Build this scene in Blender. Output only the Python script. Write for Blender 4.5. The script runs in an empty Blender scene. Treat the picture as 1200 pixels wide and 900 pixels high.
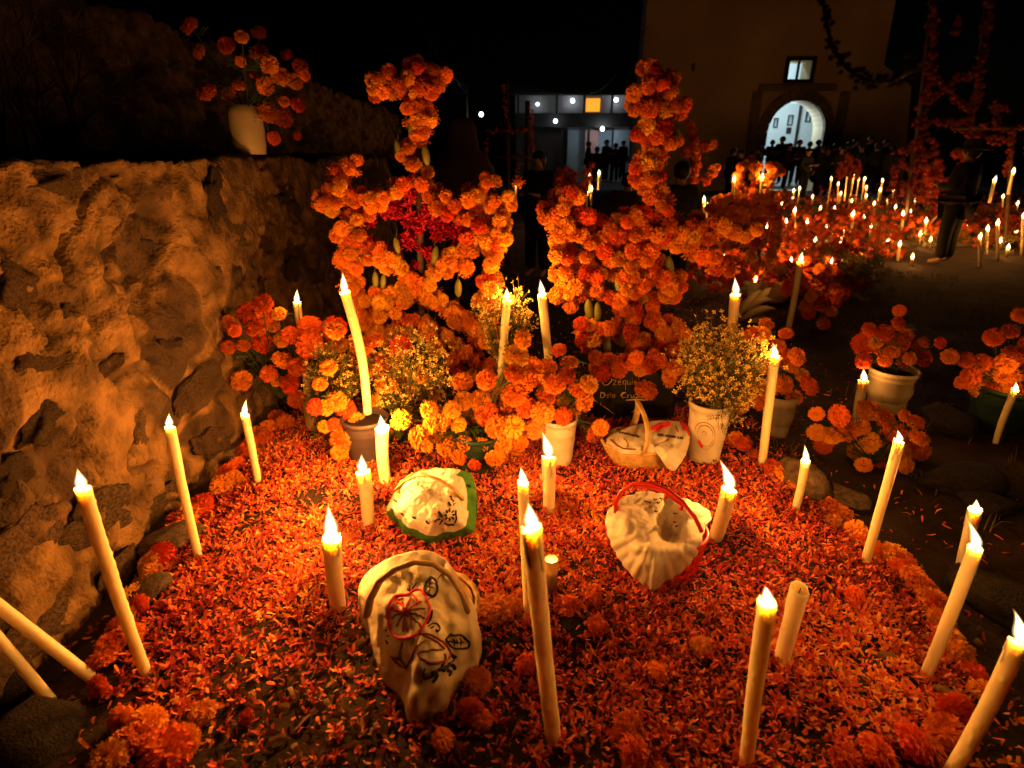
import bpy, bmesh, math, random
import numpy as np
from mathutils import Vector, Matrix, Quaternion
from mathutils.bvhtree import BVHTree

random.seed(11); RNG = np.random.default_rng(7)
SC = bpy.context.scene; COL = SC.collection
R = math.radians

# ------------------------------------------------------------------ camera, world, exposure
CAM_H, PITCH, F = 1.4, R(21.7), 667.0
cam_data = bpy.data.cameras.new('camera'); cam_data.sensor_width = 36; cam_data.lens = 36 * F / 1200
cam_data.clip_start = 0.02; cam_data.clip_end = 600
cam_data.dof.use_dof = True; cam_data.dof.focus_distance = 2.3; cam_data.dof.aperture_fstop = 2.8
cam = bpy.data.objects.new('camera', cam_data); COL.objects.link(cam)
cam.location = (0, 0, CAM_H); cam.rotation_euler = (math.pi / 2 - PITCH, 0, 0)
SC.camera = cam
W = bpy.data.worlds.new('World'); SC.world = W; W.use_nodes = True
nt = W.node_tree; bg = nt.nodes['Background']
sky = nt.nodes.new('ShaderNodeTexSky'); sky.sky_type = 'NISHITA'; sky.sun_disc = False
sky.sun_elevation = R(-6); sky.sun_rotation = R(40)
nt.links.new(sky.outputs[0], bg.inputs[0]); bg.inputs[1].default_value = 0.012
SC.view_settings.view_transform = 'Standard'; SC.view_settings.look = 'None'
SC.view_settings.exposure = 0.0; SC.view_settings.gamma = 1.0
SC.render.engine = 'CYCLES'
cy = SC.cycles
cy.use_denoising = True; cy.denoiser = 'OPENIMAGEDENOISE'
cy.max_bounces = 5; cy.diffuse_bounces = 3; cy.glossy_bounces = 2; cy.transmission_bounces = 4
cy.transparent_max_bounces = 12; cy.sample_clamp_indirect = 2.0; cy.sample_clamp_direct = 0.0
cy.use_adaptive_sampling = False; cy.caustics_reflective = False; cy.caustics_refractive = False
FLAME_RGB = (1.0, 0.37, 0.060)
P_NEAR, P_FAR = 5.0, 4.6

# ------------------------------------------------------------------ geometry of the photograph
CP, SP = math.cos(PITCH), math.sin(PITCH)
def ray(x, y):
    u, v = x - 600.0, 450.0 - y
    return Vector((u, F * CP + v * SP, -F * SP + v * CP))
def at(x, y, Y):                       # point of pixel x,y standing at distance Y ahead
    r = ray(x, y); k = Y / r.y
    return Vector((r.x * k, Y, CAM_H + r.z * k))
def atz(x, y, z):
    r = ray(x, y); k = (z - CAM_H) / r.z
    return Vector((r.x * k, r.y * k, z))
def pxm(p):                            # metres per photo pixel at p
    return ((p.y * CP) - (p.z - CAM_H) * SP) / F

# ------------------------------------------------------------------ noise
def _h(i, j, k):
    n = (i * 374761393 + j * 668265263 + k * 1274126177) & 0xffffffff
    n = ((n ^ (n >> 13)) * 1274126177) & 0xffffffff
    return ((n ^ (n >> 16)) & 0xffff) / 65535.0
def vnoise(p):
    p = np.asarray(p, float); i = np.floor(p).astype(np.int64); f = p - i; f = f * f * (3 - 2 * f)
    out = 0
    for a in (0, 1):
        for b in (0, 1):
            for c in (0, 1):
                w = (f[:, 0] if a else 1 - f[:, 0]) * (f[:, 1] if b else 1 - f[:, 1]) * (f[:, 2] if c else 1 - f[:, 2])
                out = out + w * _h(i[:, 0] + a, i[:, 1] + b, i[:, 2] + c)
    return out * 2 - 1
def fbm(p, o=4, g=0.5):
    p = np.asarray(p, float); s = 0; a = 1.0
    for _ in range(o):
        s = s + a * vnoise(p); p = p * 2.03 + 17.3; a *= g
    return s
def sst(a, b, x):
    t = np.clip((x - a) / (b - a), 0, 1); return t * t * (3 - 2 * t)

GX0, GX1, GY0, GY1 = -1.27, 1.32, 0.55, 2.95
def hgt(x, y):
    x = np.asarray(x, float); y = np.asarray(y, float)
    m = sst(GX0 - .12, GX0 + .22, x) * (1 - sst(GX1 - .22, GX1 + .14, x)) * sst(GY0 - .3, GY0 + .1, y) * (1 - sst(GY1 - .1, GY1 + .3, y))
    near = 1 - sst(5, 9, np.abs(y))
    p = np.stack([x * 1.1, y * 1.1, x * 0 + 3.1], -1).reshape(-1, 3)
    n = fbm(p, 3).reshape(x.shape)
    p2 = np.stack([x * 7, y * 7, x * 0 + 1.7], -1).reshape(-1, 3)
    n2 = fbm(p2, 4).reshape(x.shape)
    return m * (0.085 + 0.018 * n) + near * (0.018 * n * (1 - m) + 0.010 * n2) - 0.05 * sst(GX1, GX1 + .5, x) * near * sst(0, .5, y)
def gz(x, y): return float(hgt(np.array([x]), np.array([y]))[0])
def offax(x, y=0): return 1 / math.sqrt(1 + ((x - 600.0) / (F * CP + (450 - y) * SP)) ** 2)
def gnd(x, y):                         # where the ray of pixel x,y meets the ground
    z = 0.05
    for _ in range(8):
        p = atz(x, y, z); z = 0.5 * z + 0.5 * gz(p.x, p.y)
    return atz(x, y, z)

# ------------------------------------------------------------------ materials
def mat(name, col, rough=0.8, var=0.0, scale=8.0, col2=None, bump=0.0, bscale=40.0, trans=0.0, sss=0.0, sssr=(1, .4, .1), ssss=0.02,
        spec=0.3, objvar=0.0, emit=None, estr=0.0, metal=0.0, coat=0.0):
    m = bpy.data.materials.new(name); m.use_nodes = True
    t = m.node_tree; b = t.nodes['Principled BSDF']; N = t.nodes.new; L = t.links.new
    b.inputs['Roughness'].default_value = rough; b.inputs['Specular IOR Level'].default_value = spec
    b.inputs['Metallic'].default_value = metal; b.inputs['Coat Weight'].default_value = coat
    c2 = col2 or tuple(max(0, c * (1 - var)) for c in col)
    out = None
    if var > 0 or col2:
        tc = N('ShaderNodeTexCoord'); nz = N('ShaderNodeTexNoise'); nz.inputs['Scale'].default_value = scale; nz.inputs['Detail'].default_value = 6
        rp = N('ShaderNodeValToRGB'); rp.color_ramp.elements[0].position = .36; rp.color_ramp.elements[1].position = .64
        rp.color_ramp.elements[0].color = (*c2, 1); rp.color_ramp.elements[1].color = (*col, 1)
        L(tc.outputs['Object'], nz.inputs['Vector']); L(nz.outputs['Fac'], rp.inputs[0]); out = rp.outputs[0]
    if objvar > 0:
        oi = N('ShaderNodeObjectInfo'); hs = N('ShaderNodeHueSaturation'); mr = N('ShaderNodeMapRange'); mh = N('ShaderNodeMapRange')
        mr.inputs[3].default_value = 1 - objvar; mr.inputs[4].default_value = 1 + objvar * .5
        mh.inputs[3].default_value = .5 - .012; mh.inputs[4].default_value = .5 + .012
        ml = N('ShaderNodeMath'); ml.operation = 'FRACT'; mm = N('ShaderNodeMath'); mm.operation = 'MULTIPLY'; mm.inputs[1].default_value = 37.7
        L(oi.outputs['Random'], mr.inputs[0]); L(mr.outputs[0], hs.inputs['Value'])
        L(oi.outputs['Random'], mm.inputs[0]); L(mm.outputs[0], ml.inputs[0]); L(ml.outputs[0], mh.inputs[0]); L(mh.outputs[0], hs.inputs['Hue'])
        if out: L(out, hs.inputs['Color'])
        else: hs.inputs['Color'].default_value = (*col, 1)
        out = hs.outputs[0]
    if out: L(out, b.inputs['Base Color'])
    else: b.inputs['Base Color'].default_value = (*col, 1)
    if bump > 0:
        tc = N('ShaderNodeTexCoord'); nz = N('ShaderNodeTexNoise'); nz.inputs['Scale'].default_value = bscale; nz.inputs['Detail'].default_value = 8
        bp = N('ShaderNodeBump'); bp.inputs['Strength'].default_value = bump; bp.inputs['Distance'].default_value = .01
        L(tc.outputs['Object'], nz.inputs['Vector']); L(nz.outputs['Fac'], bp.inputs['Height']); L(bp.outputs[0], b.inputs['Normal'])
    if sss > 0:
        b.inputs['Subsurface Weight'].default_value = sss; b.inputs['Subsurface Radius'].default_value = sssr; b.inputs['Subsurface Scale'].default_value = ssss
    if emit:
        b.inputs['Emission Color'].default_value = (*emit, 1); b.inputs['Emission Strength'].default_value = estr
    if trans > 0:
        tr = N('ShaderNodeBsdfTranslucent'); mx = N('ShaderNodeMixShader'); mx.inputs[0].default_value = trans
        if out: L(out, tr.inputs[0])
        else: tr.inputs[0].default_value = (*col, 1)
        L(b.outputs[0], mx.inputs[1]); L(tr.outputs[0], mx.inputs[2]); L(mx.outputs[0], t.nodes['Material Output'].inputs[0])
    return m

M = {}
M['mari'] = [mat('marigold_orange', (.86, .31, .018), .75, trans=.22, objvar=.3),
             mat('marigold_deep', (.82, .20, .014), .75, trans=.22, objvar=.3),
             mat('marigold_red', (.70, .105, .012), .75, trans=.22, objvar=.3),
             mat('marigold_gold', (.90, .42, .022), .75, trans=.22, objvar=.25)]
M['mcore'] = mat('marigold_core', (.62, .13, .01), .9)
M['cel'] = mat('magenta_blossom', (.55, .012, .06), .6, trans=.2, objvar=.3)
M['pet'] = [mat('petal_a', (.82, .215, .05), .7, trans=.2), mat('petal_b', (.68, .10, .06), .7, trans=.2),
            mat('petal_c', (.50, .045, .045), .7, trans=.2), mat('petal_d', (.88, .37, .06), .7, trans=.2), mat('petal_e', (.13, .025, .02), .8)]
M['leaf'] = mat('leaf_green', (.06, .11, .022), .6, var=.5, scale=30, trans=.25)
M['leaf2'] = mat('leaf_olive', (.13, .13, .03), .6, var=.4, scale=30, trans=.25)
M['fruit'] = mat('green_fruit', (.22, .22, .04), .45, var=.35, scale=20, spec=.4)
M['peric'] = mat('yellow_blossom', (.80, .55, .12), .7, trans=.25)
M['wax'] = mat('candle_wax', (.94, .80, .52), .42, var=.06, scale=35, bump=.12, bscale=60, sss=1.0, sssr=(1, .86, .60), ssss=.024, spec=.4)
M['wick'] = mat('wick', (.02, .015, .01), .9)
M['cloth'] = mat('white_cloth', (.80, .74, .62), .9, var=.10, scale=14, bump=.25, bscale=220, trans=.18)
M['cloth2'] = mat('cream_cloth', (.80, .70, .50), .9, var=.14, scale=10, bump=.35, bscale=260, trans=.15)
M['green'] = mat('green_cloth', (.06, .22, .035), .9, var=.3, scale=40, bump=.3, bscale=200, trans=.1)
M['thr_red'] = mat('red_thread', (.62, .02, .02), .8)
M['thr_blk'] = mat('black_thread', (.012, .012, .014), .8)
M['thr_brn'] = mat('brown_thread', (.20, .035, .018), .8)
M['thr_grn'] = mat('green_thread', (.03, .07, .03), .8)
M['redpl'] = mat('red_plastic', (.66, .02, .015), .35, spec=.5)
M['wicker'] = mat('wicker', (.62, .40, .14), .6, var=.35, scale=40)
M['wicker2'] = mat('wicker_brown', (.42, .25, .09), .6, var=.4, scale=40)
M['bucket'] = mat('white_bucket', (.78, .70, .55), .45, var=.28, scale=9, spec=.4, trans=.12)
M['bucketd'] = mat('cream_bucket', (.55, .46, .32), .5, var=.25, scale=6, spec=.4)
M['purple'] = mat('mauve_pot', (.075, .055, .065), .5, var=.2, scale=8)
M['dkpot'] = mat('dark_green_pot', (.02, .05, .035), .4, var=.3, scale=10)
M['greypot'] = mat('grey_tin', (.35, .30, .24), .45, var=.3, scale=10)
M['glass'] = mat('amber_glass', (.6, .42, .2), .15, spec=.6, trans=.5)
M['soil'] = None
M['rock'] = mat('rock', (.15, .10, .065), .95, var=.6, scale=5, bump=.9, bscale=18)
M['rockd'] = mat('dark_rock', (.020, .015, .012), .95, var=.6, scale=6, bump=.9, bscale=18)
M['plaque'] = mat('black_plaque', (.012, .012, .013), .5, var=.3, scale=10)
M['chalk'] = mat('plaque_paint', (.72, .50, .25), .7)
M['wood'] = mat('wood', (.10, .06, .03), .8, var=.5, scale=9)
M['black'] = mat('dark_metal', (.025, .022, .02), .6)
M['dry'] = mat('dry_husk', (.36, .20, .08), .85, var=.4, scale=30, trans=.2)
M['straw'] = mat('dry_grass', (.14, .095, .04), .9, var=.4, scale=30)
M['facade'] = mat('church_plaster', (.72, .55, .36), .95, var=.3, scale=.35, bump=.5, bscale=3)
M['stone'] = mat('arch_stone', (.30, .25, .23), .95, var=.4, scale=2, bump=.5, bscale=10)
M['white'] = mat('white_wall', (.72, .74, .76), .9, var=.08, scale=.8)
M['gal'] = mat('gallery_wall', (.30, .265, .26), .9, var=.2, scale=1.5)
M['pink'] = mat('pink_door', (.66, .34, .30), .8)
M['bluep'] = mat('blue_grey_wall', (.50, .58, .68), .9, var=.1, scale=1)
M['dark'] = mat('dark_timber', (.03, .025, .022), .8)
M['roof'] = mat('roof_tile', (.07, .045, .035), .9, var=.3, scale=4)
M['skin'] = mat('skin', (.36, .19, .12), .6)
M['clothes'] = [mat('black_jacket', (.018, .016, .016), .9), mat('navy_coat', (.02, .022, .03), .9), mat('brown_shawl', (.04, .022, .018), .95),
                mat('dark_trousers', (.006, .006, .007), .9), mat('plaid_dark', (.05, .03, .03), .9)]
M['hair'] = mat('dark_hair', (.012, .009, .007), .55)
M['hat'] = mat('dark_hat', (.035, .026, .02), .9)
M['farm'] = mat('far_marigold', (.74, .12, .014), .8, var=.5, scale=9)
def emis(name, col, s, transparent=False):
    m = bpy.data.materials.new(name); m.use_nodes = True; t = m.node_tree; t.nodes.clear()
    o = t.nodes.new('ShaderNodeOutputMaterial'); e = t.nodes.new('ShaderNodeEmission'); e.inputs[0].default_value = (*col, 1); e.inputs[1].default_value = s
    if transparent:
        a = t.nodes.new('ShaderNodeAddShader'); tr = t.nodes.new('ShaderNodeBsdfTransparent')
        tc = t.nodes.new('ShaderNodeTexCoord'); sx = t.nodes.new('ShaderNodeSeparateXYZ'); rp = t.nodes.new('ShaderNodeValToRGB')
        t.links.new(tc.outputs['Generated'], sx.inputs[0]); t.links.new(sx.outputs['Z'], rp.inputs[0])
        el = rp.color_ramp.elements
        el[0].position = 0; el[0].color = (.45, .16, .05, 1)
        el[1].position = 1; el[1].color = (.75, .36, .05, 1)
        for p, c in ((.15, (.9, .5, .16, 1)), (.38, (1, .72, .36, 1)), (.7, (1, .62, .22, 1))):
            q = el.new(p); q.color = c
        t.links.new(rp.outputs[0], e.inputs[0])
        t.links.new(tr.outputs[0], a.inputs[0]); t.links.new(e.outputs[0], a.inputs[1]); t.links.new(a.outputs[0], o.inputs[0])
        m.cycles.emission_sampling = 'NONE'
    else:
        t.links.new(e.outputs[0], o.inputs[0])
    return m
M['flame'] = [emis('flame_outer', FLAME_RGB, .28, True), emis('flame_middle', FLAME_RGB, 1.1, True), emis('flame_core', FLAME_RGB, 9.0, True)]
M['lampw'] = emis('cool_lamp', (.75, .9, 1.0), 14.0)
M['lampo'] = emis('amber_window', (1.0, .35, .03), 1.3)
for k in ('lampw', 'lampo'): M[k].cycles.emission_sampling = 'NONE'

# ------------------------------------------------------------------ object helpers
def tag(o, label=None, cat=None, group=None, kind=None):
    if label: o['label'] = label
    if cat: o['category'] = cat
    if group: o['group'] = group
    if kind: o['kind'] = kind
    return o
def thing(name, label, cat, loc, group=None):
    o = bpy.data.objects.new(name, None); o.empty_display_size = .05; COL.objects.link(o); o.location = loc
    return tag(o, label, cat, group)
class MB:
    def __init__(s): s.v = []; s.f = []; s.mi = []
    def add(s, vs, fs, mi=0):
        n = len(s.v); s.v.extend([tuple(p) for p in vs]); s.f.extend([tuple(i + n for i in f) for f in fs]); s.mi.extend([mi] * len(fs))
    def tube(s, pts, rad, n=8, cap=True, mi=0, flat=1.0):
        pts = [Vector(p) for p in pts]
        if not hasattr(rad, '__len__'): rad = [rad] * len(pts)
        vs = []; ref = None
        for i, p in enumerate(pts):
            d = (pts[min(i + 1, len(pts) - 1)] - pts[max(i - 1, 0)])
            d = d.normalized() if d.length > 1e-9 else Vector((0, 0, 1))
            if ref is None: ref = d.orthogonal().normalized()
            a = (ref - d * ref.dot(d)); a = a.normalized() if a.length > 1e-6 else d.orthogonal().normalized(); ref = a; b = d.cross(a)
            for k in range(n):
                t = 2 * math.pi * k / n; vs.append(p + (a * math.cos(t) + b * math.sin(t) * flat) * rad[i])
        fs = [(i * n + k, i * n + (k + 1) % n, (i + 1) * n + (k + 1) % n, (i + 1) * n + k) for i in range(len(pts) - 1) for k in range(n)]
        if cap: fs += [tuple(reversed(range(n))), tuple((len(pts) - 1) * n + k for k in range(n))]
        s.add(vs, fs, mi); return s
    def lathe(s, prof, c=(0, 0, 0), n=24, mi=0, sq=1.0):
        c = Vector(c); vs = []
        for r, z in prof:
            for k in range(n):
                t = 2 * math.pi * k / n; vs.append(c + Vector((r * math.cos(t), r * math.sin(t) * sq, z)))
        fs = [(i * n + k, i * n + (k + 1) % n, (i + 1) * n + (k + 1) % n, (i + 1) * n + k) for i in range(len(prof) - 1) for k in range(n)]
        s.add(vs, fs, mi); return s
    def box(s, a, b, mi=0):
        x0, y0, z0 = a; x1, y1, z1 = b
        s.add([(x0, y0, z0), (x1, y0, z0), (x1, y1, z0), (x0, y1, z0), (x0, y0, z1), (x1, y0, z1), (x1, y1, z1), (x0, y1, z1)],
              [(0, 3, 2, 1), (4, 5, 6, 7), (0, 1, 5, 4), (1, 2, 6, 5), (2, 3, 7, 6), (3, 0, 4, 7)], mi); return s
    def build(s, name, mats, parent=None, smooth=True, rel=True, kind=None):
        off = Vector(parent.location) if (parent is not None and rel) else Vector((0, 0, 0))
        if parent is not None and parent.parent is not None and rel: off = off + Vector(parent.parent.location)
        me = bpy.data.meshes.new(name); me.from_pydata([(p[0] - off.x, p[1] - off.y, p[2] - off.z) for p in s.v], [], s.f)
        ms = mats if isinstance(mats, (list, tuple)) else [mats]
        for m in ms: me.materials.append(m)
        if len(ms) > 1: me.polygons.foreach_set('material_index', s.mi)
        if smooth: me.polygons.foreach_set('use_smooth', [True] * len(s.f))
        o = bpy.data.objects.new(name, me); COL.objects.link(o)
        if parent is not None: o.parent = parent
        if kind: o['kind'] = kind
        return o
def inst(name, me, loc, rot, scale, parent=None):
    o = bpy.data.objects.new(name, me); COL.objects.link(o)
    off = Vector(parent.location) if parent is not None else Vector((0, 0, 0))
    o.location = Vector(loc) - off; o.rotation_mode = 'QUATERNION'; o.rotation_quaternion = rot
    o.scale = scale if hasattr(scale, '__len__') else (scale,) * 3
    if parent is not None: o.parent = parent
    return o
def rq(d, spread=.5):                  # rotation with local Z near direction d
    d = Vector(d).normalized() + Vector((random.gauss(0, spread), random.gauss(0, spread), random.gauss(0, spread)))
    return d.to_track_quat('Z', 'Y') @ Quaternion((0, 0, 1), random.uniform(0, 6.28))
def light(name, loc, energy, col, radius, parent=None):
    l = bpy.data.lights.new(name, 'POINT'); l.energy = energy; l.color = col; l.shadow_soft_size = radius
    o = bpy.data.objects.new(name, l); COL.objects.link(o)
    o.location = Vector(loc) - (Vector(parent.location) if parent is not None else Vector((0, 0, 0)))
    if parent is not None: o.parent = parent
    return o
def npmesh(name, V, Fq, mats, mi=None, smooth=True, parent=None):
    me = bpy.data.meshes.new(name); V = np.asarray(V, np.float32); Fq = np.asarray(Fq, np.int32); k = Fq.shape[1]
    me.vertices.add(len(V)); me.vertices.foreach_set('co', V.ravel())
    me.loops.add(Fq.size); me.loops.foreach_set('vertex_index', Fq.ravel())
    me.polygons.add(len(Fq)); me.polygons.foreach_set('loop_start', np.arange(len(Fq), dtype=np.int32) * k)
    for m in mats: me.materials.append(m)
    if mi is not None: me.polygons.foreach_set('material_index', np.asarray(mi, np.int32))
    me.polygons.foreach_set('use_smooth', np.full(len(Fq), smooth))
    me.update(calc_edges=True)
    o = bpy.data.objects.new(name, me); COL.objects.link(o)
    if parent is not None: o.parent = parent
    return o

# ------------------------------------------------------------------ marigold heads
def marigold_geo(n, seed, coren=1):
    rnd = random.Random(seed); vs = []; fs = []; mi = []
    gold = math.pi * (3 - math.sqrt(5))
    for i in range(n):
        f = (i + .5) / n; zc = 1 - f * 1.62; rr = math.sqrt(max(0, 1 - zc * zc)); a = i * gold + rnd.uniform(-.2, .2)
        d = Vector((rr * math.cos(a), rr * math.sin(a), zc))
        t = Vector((math.cos(a) * zc, math.sin(a) * zc, -rr)); w = d.cross(t).normalized()
        tw = rnd.uniform(-.9, .9); w2 = (w * math.cos(tw) + t * math.sin(tw)); t2 = (t * math.cos(tw) - w * math.sin(tw))
        L = rnd.uniform(.86, 1.08); wd = rnd.uniform(.11, .19); bend = rnd.uniform(.08, .34)
        b = d * .5; m_ = d * .78 * L + t2 * bend * .35; e = d * .97 * L + t2 * bend
        n0 = len(vs); cup = d * rnd.uniform(.0, .1)
        vs += [b, m_ - w2 * wd * .8 + cup, m_ + w2 * wd * .8 + cup, e - w2 * wd * .9 + cup * .5, e - d * .06, e + w2 * wd * .9 + cup * .5]
        fs += [(n0, n0 + 2, n0 + 1), (n0 + 1, n0 + 2, n0 + 4), (n0 + 1, n0 + 4, n0 + 3), (n0 + 2, n0 + 5, n0 + 4)]; mi += [0] * 4
    bm = bmesh.new(); bmesh.ops.create_icosphere(bm, subdivisions=coren, radius=.64)
    n0 = len(vs); bm.verts.index_update(); vs += [v.co.copy() for v in bm.verts]; fs += [tuple(n0 + v.index for v in f.verts) for f in bm.faces]; mi += [1] * len(bm.faces); bm.free()
    return [Vector((v.x, v.y, v.z * .82)) for v in vs], fs, mi
MARI = []
for sh in range(4):
    g = marigold_geo(190, 100 + sh)
    row = []
    for c in range(4):
        mb = MB(); mb.v = [tuple(v) for v in g[0]]; mb.f = g[1]; mb.mi = g[2]
        me = bpy.data.meshes.new('marigold'); me.from_pydata(mb.v, [], mb.f); me.materials.append(M['mari'][c]); me.materials.append(M['mcore'])
        me.polygons.foreach_set('material_index', mb.mi); row.append(me)
    MARI.append(row)
LOWM = marigold_geo(26, 5, 1)
def mari_mesh(weights=(5, 4, 2, 2)):
    return MARI[random.randrange(4)][random.choices(range(4), weights)[0]]
def mari(loc, r, parent=None, d=(0, -.6, .8), weights=(5, 4, 2, 2), spread=.5, sq=1.0, name='marigold'):
    s = r * random.uniform(.88, 1.12)
    return inst(name, mari_mesh(weights), loc, rq(d, spread), (s, s, s * sq), parent)
def polyline(pts, step):
    out = []; acc = 0.0
    for (x0, y0), (x1, y1) in zip(pts, pts[1:]):
        L = math.hypot(x1 - x0, y1 - y0)
        while acc <= L:
            t = acc / max(L, 1e-6); out.append((x0 + (x1 - x0) * t, y0 + (y1 - y0) * t)); acc += step
        acc -= L
    return out

# ================================================================== SETTING: ground
def soil_material():
    m = mat('soil', (.044, .026, .015), .97, var=.65, scale=3.5, bump=1.0, bscale=30); return m
M['soil'] = soil_material()
def build_ground():
    def warp(n, lin, far):
        u = np.linspace(-1, 1, n); a = 6.5
        return lin * u + (far - lin) * np.sinh(a * u) / np.sinh(a)
    xs = warp(321, 3.2, 90); ys = warp(321, 3.2, 110) + 2.0
    X, Y = np.meshgrid(xs, ys); Z = hgt(X, Y)
    V = np.stack([X.ravel(), Y.ravel(), Z.ravel()], -1); n = 321
    i = np.arange((n - 1) * n).reshape(n - 1, n)[:, :-1].ravel()
    Fq = np.stack([i, i + 1, i + n + 1, i + n], -1)
    o = npmesh('ground', V, Fq, [M['soil']]); o['kind'] = 'structure'
build_ground()

M['falloff'] = mat('dimmed_marigold', (.20, .026, .010), .8, var=.5, scale=9)  # darker copy of the far marigold, dim light put into the colour
EDGE_L = [(327, 492, 20), (336, 497, 20), (318, 504, 20), (313, 515, 18), (304, 510, 18), (298, 522, 20), (290, 530, 20), (280, 545, 18), (268, 560, 24), (262, 572, 24), (275, 566, 20), (238, 592, 26), (225, 605, 26), (212, 612, 24), (205, 628, 24), (190, 655, 30), (178, 664, 30), (172, 690, 24), (163, 700, 28), (166, 712, 26), (155, 745, 30), (140, 740, 28), (133, 757, 30), (122, 776, 32), (118, 806, 28), (148, 728, 24), (200, 882, 44), (132, 890, 36), (165, 868, 34), (148, 846, 36), (240, 600, 22), (220, 618, 22), (183, 672, 24), (128, 765, 26), (176, 850, 34), (150, 868, 34), (218, 870, 32)]
EDGE_R = [(965, 590, 20), (976, 598, 20), (986, 604, 20), (958, 582, 18), (948, 576, 18), (870, 522, 18), (885, 535, 18), (905, 550, 20), (916, 558, 20), (930, 570, 18), (860, 516, 16), (975, 612, 18), (1000, 625, 22), (1010, 636, 22), (1025, 648, 22), (1043, 652, 28), (1055, 661, 28), (1066, 676, 28), (1078, 690, 28), (1090, 706, 32), (1098, 716, 30), (1085, 700, 26), (1120, 764, 28), (1126, 772, 24), (1116, 836, 34), (1104, 862, 38), (1068, 872, 38), (1025, 886, 44), (1122, 828, 26), (990, 892, 34), (1050, 668, 22), (1100, 728, 26), (1112, 748, 26), (1150, 812, 26), (1085, 880, 30), (1140, 790, 24)]
def edge_curve(lst):
    q = sorted((gnd(x, y + d * .25) for x, y, d in lst), key=lambda p: p.y); return np.array([p.y for p in q]), np.array([p.x for p in q])
ELY, ELX = edge_curve(EDGE_L); ERY, ERX = edge_curve(EDGE_R)
def petals(name, N, sampler, size, lift, mats, wmi, tilt=.5, clus=0.0):
    P = sampler(N); N = len(P)
    ang = RNG.uniform(0, 2 * np.pi, N); L = RNG.uniform(.5, 1.4, N) * size; Wd = np.minimum(L * RNG.uniform(.24, .55, N), .0095)
    pitch = RNG.normal(.25, tilt, N); roll = RNG.normal(0, .5, N); curl = RNG.normal(.2, .6, N)
    up = np.abs(RNG.normal(0, lift, N))
    if clus > 0:
        k = int(N * clus) // 9 * 9; c = P[:k].reshape(-1, 9, 3); c[:] = c[:, :1]; P[:k] = c.reshape(-1, 3)
        ang[:k] = (np.arange(k) % 9) * .7 + np.repeat(RNG.uniform(0, 6, k // 9), 9) + RNG.normal(0, .25, k)
        pitch[:k] = RNG.uniform(.2, 1.0, k); up[:k] = np.repeat(np.abs(RNG.normal(.006, .006, k // 9)), 9)
    ca, sa = np.cos(ang), np.sin(ang)
    d = np.stack([ca * np.cos(pitch), sa * np.cos(pitch), np.sin(pitch)], -1)
    w = np.stack([-sa * np.cos(roll), ca * np.cos(roll), np.sin(roll)], -1); nn = np.cross(d, w)
    base = P + np.stack([0 * up, 0 * up, up + .003], -1)
    L = L[:, None]; Wd = Wd[:, None]; cu = curl[:, None]
    m_ = base + d * L * .55 + nn * cu * L * .12; t = base + d * L - nn * cu * L * .25
    V = np.stack([base - w * Wd * .18, base + w * Wd * .18, m_ - w * Wd * .5, m_ + w * Wd * .5, t - w * Wd * .36, t + w * Wd * .36], 1)
    V[:, :, 2] = np.maximum(V[:, :, 2], (P[:, 2] + .002)[:, None])
    b = (np.arange(N) * 6)[:, None]
    Fq = np.stack([np.concatenate([b, b + 1, b + 3, b + 2], 1), np.concatenate([b + 2, b + 3, b + 5, b + 4], 1)], 1).reshape(-1, 4)
    pn = fbm(np.stack([P[:, 0] * 3.1, P[:, 1] * 3.1, P[:, 0] * 0 + 31], -1), 3) * .30 + RNG.uniform(0, 1, N)   # patches of redder and paler heads plucked together
    pn = np.argsort(np.argsort(pn)) / N; mi = np.repeat(np.searchsorted(np.cumsum(wmi)[:-1], pn), 2)
    o = npmesh(name, V.reshape(-1, 3), Fq, mats, mi, smooth=False); return o
def petal_sampler(N):
    out = []
    while sum(len(a) for a in out) < N:
        x = RNG.uniform(GX0 - .15, GX1 + .22, 20000); y = RNG.uniform(.55, GY1 + .25, 20000)
        m = sst(GX0 - .13, GX0 + .06, x) * (1 - sst(GX1 - .06, GX1 + .2, x)) * (1 - .9 * sst(GY1 - .25, GY1 + .2, y))
        n = fbm(np.stack([x * 5, y * 5, x * 0 + 9], -1), 3)
        front = sst(1.55, 1.0, y) if False else 1 - sst(.95, 1.45, y)
        dens = m * np.clip(.92 + .75 * n - .40 * front * (x < .1) * sst(-.1, .5, n + .35) - .15 * front, .03, 1)
        kx = np.abs(x - (-.55)) < .28
        dens = dens * np.where((y < 1.34) & (x > -.8) & (x < -.02), .40, 1)
        dens = dens * np.where((x < np.interp(y, ELY, ELX) + .05) | (x > np.interp(y, ERY, ERX) - .01), .10, 1)
        keep = RNG.uniform(0, 1, 20000) < dens
        x, y = x[keep], y[keep]; out.append(np.stack([x, y, hgt(x, y)], -1))
    P = np.concatenate(out)[:N]; return P
o = petals('petal_carpet', 88000, petal_sampler, .020, .007, [M['pet'][k] for k in (4, 2, 1, 0, 3)], [.13, .20, .26, .28, .13], clus=.40, tilt=.6)
tag(o, 'loose orange marigold petals carpeting the grave mound', 'petals', kind='stuff')
def outer_sampler(N):
    x = RNG.normal(0, 1, N) * 1.2 + 1.2; y = RNG.uniform(.8, 9, N)
    k = (x > -1.3) & ((x > GX1) | (y > GY1)) & (fbm(np.stack([x * 1.5, y * 1.5, x * 0 + 4], -1), 3) > .05)
    x, y = x[k], y[k]; return np.stack([x, y, hgt(x, y)], -1)
o = petals('fallen_petals', 5200, outer_sampler, .028, .004, M['pet'], [.3, .3, .2, .05, .15])
tag(o, 'stray marigold petals fallen on the dark soil round the grave', 'petals', kind='stuff')

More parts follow.
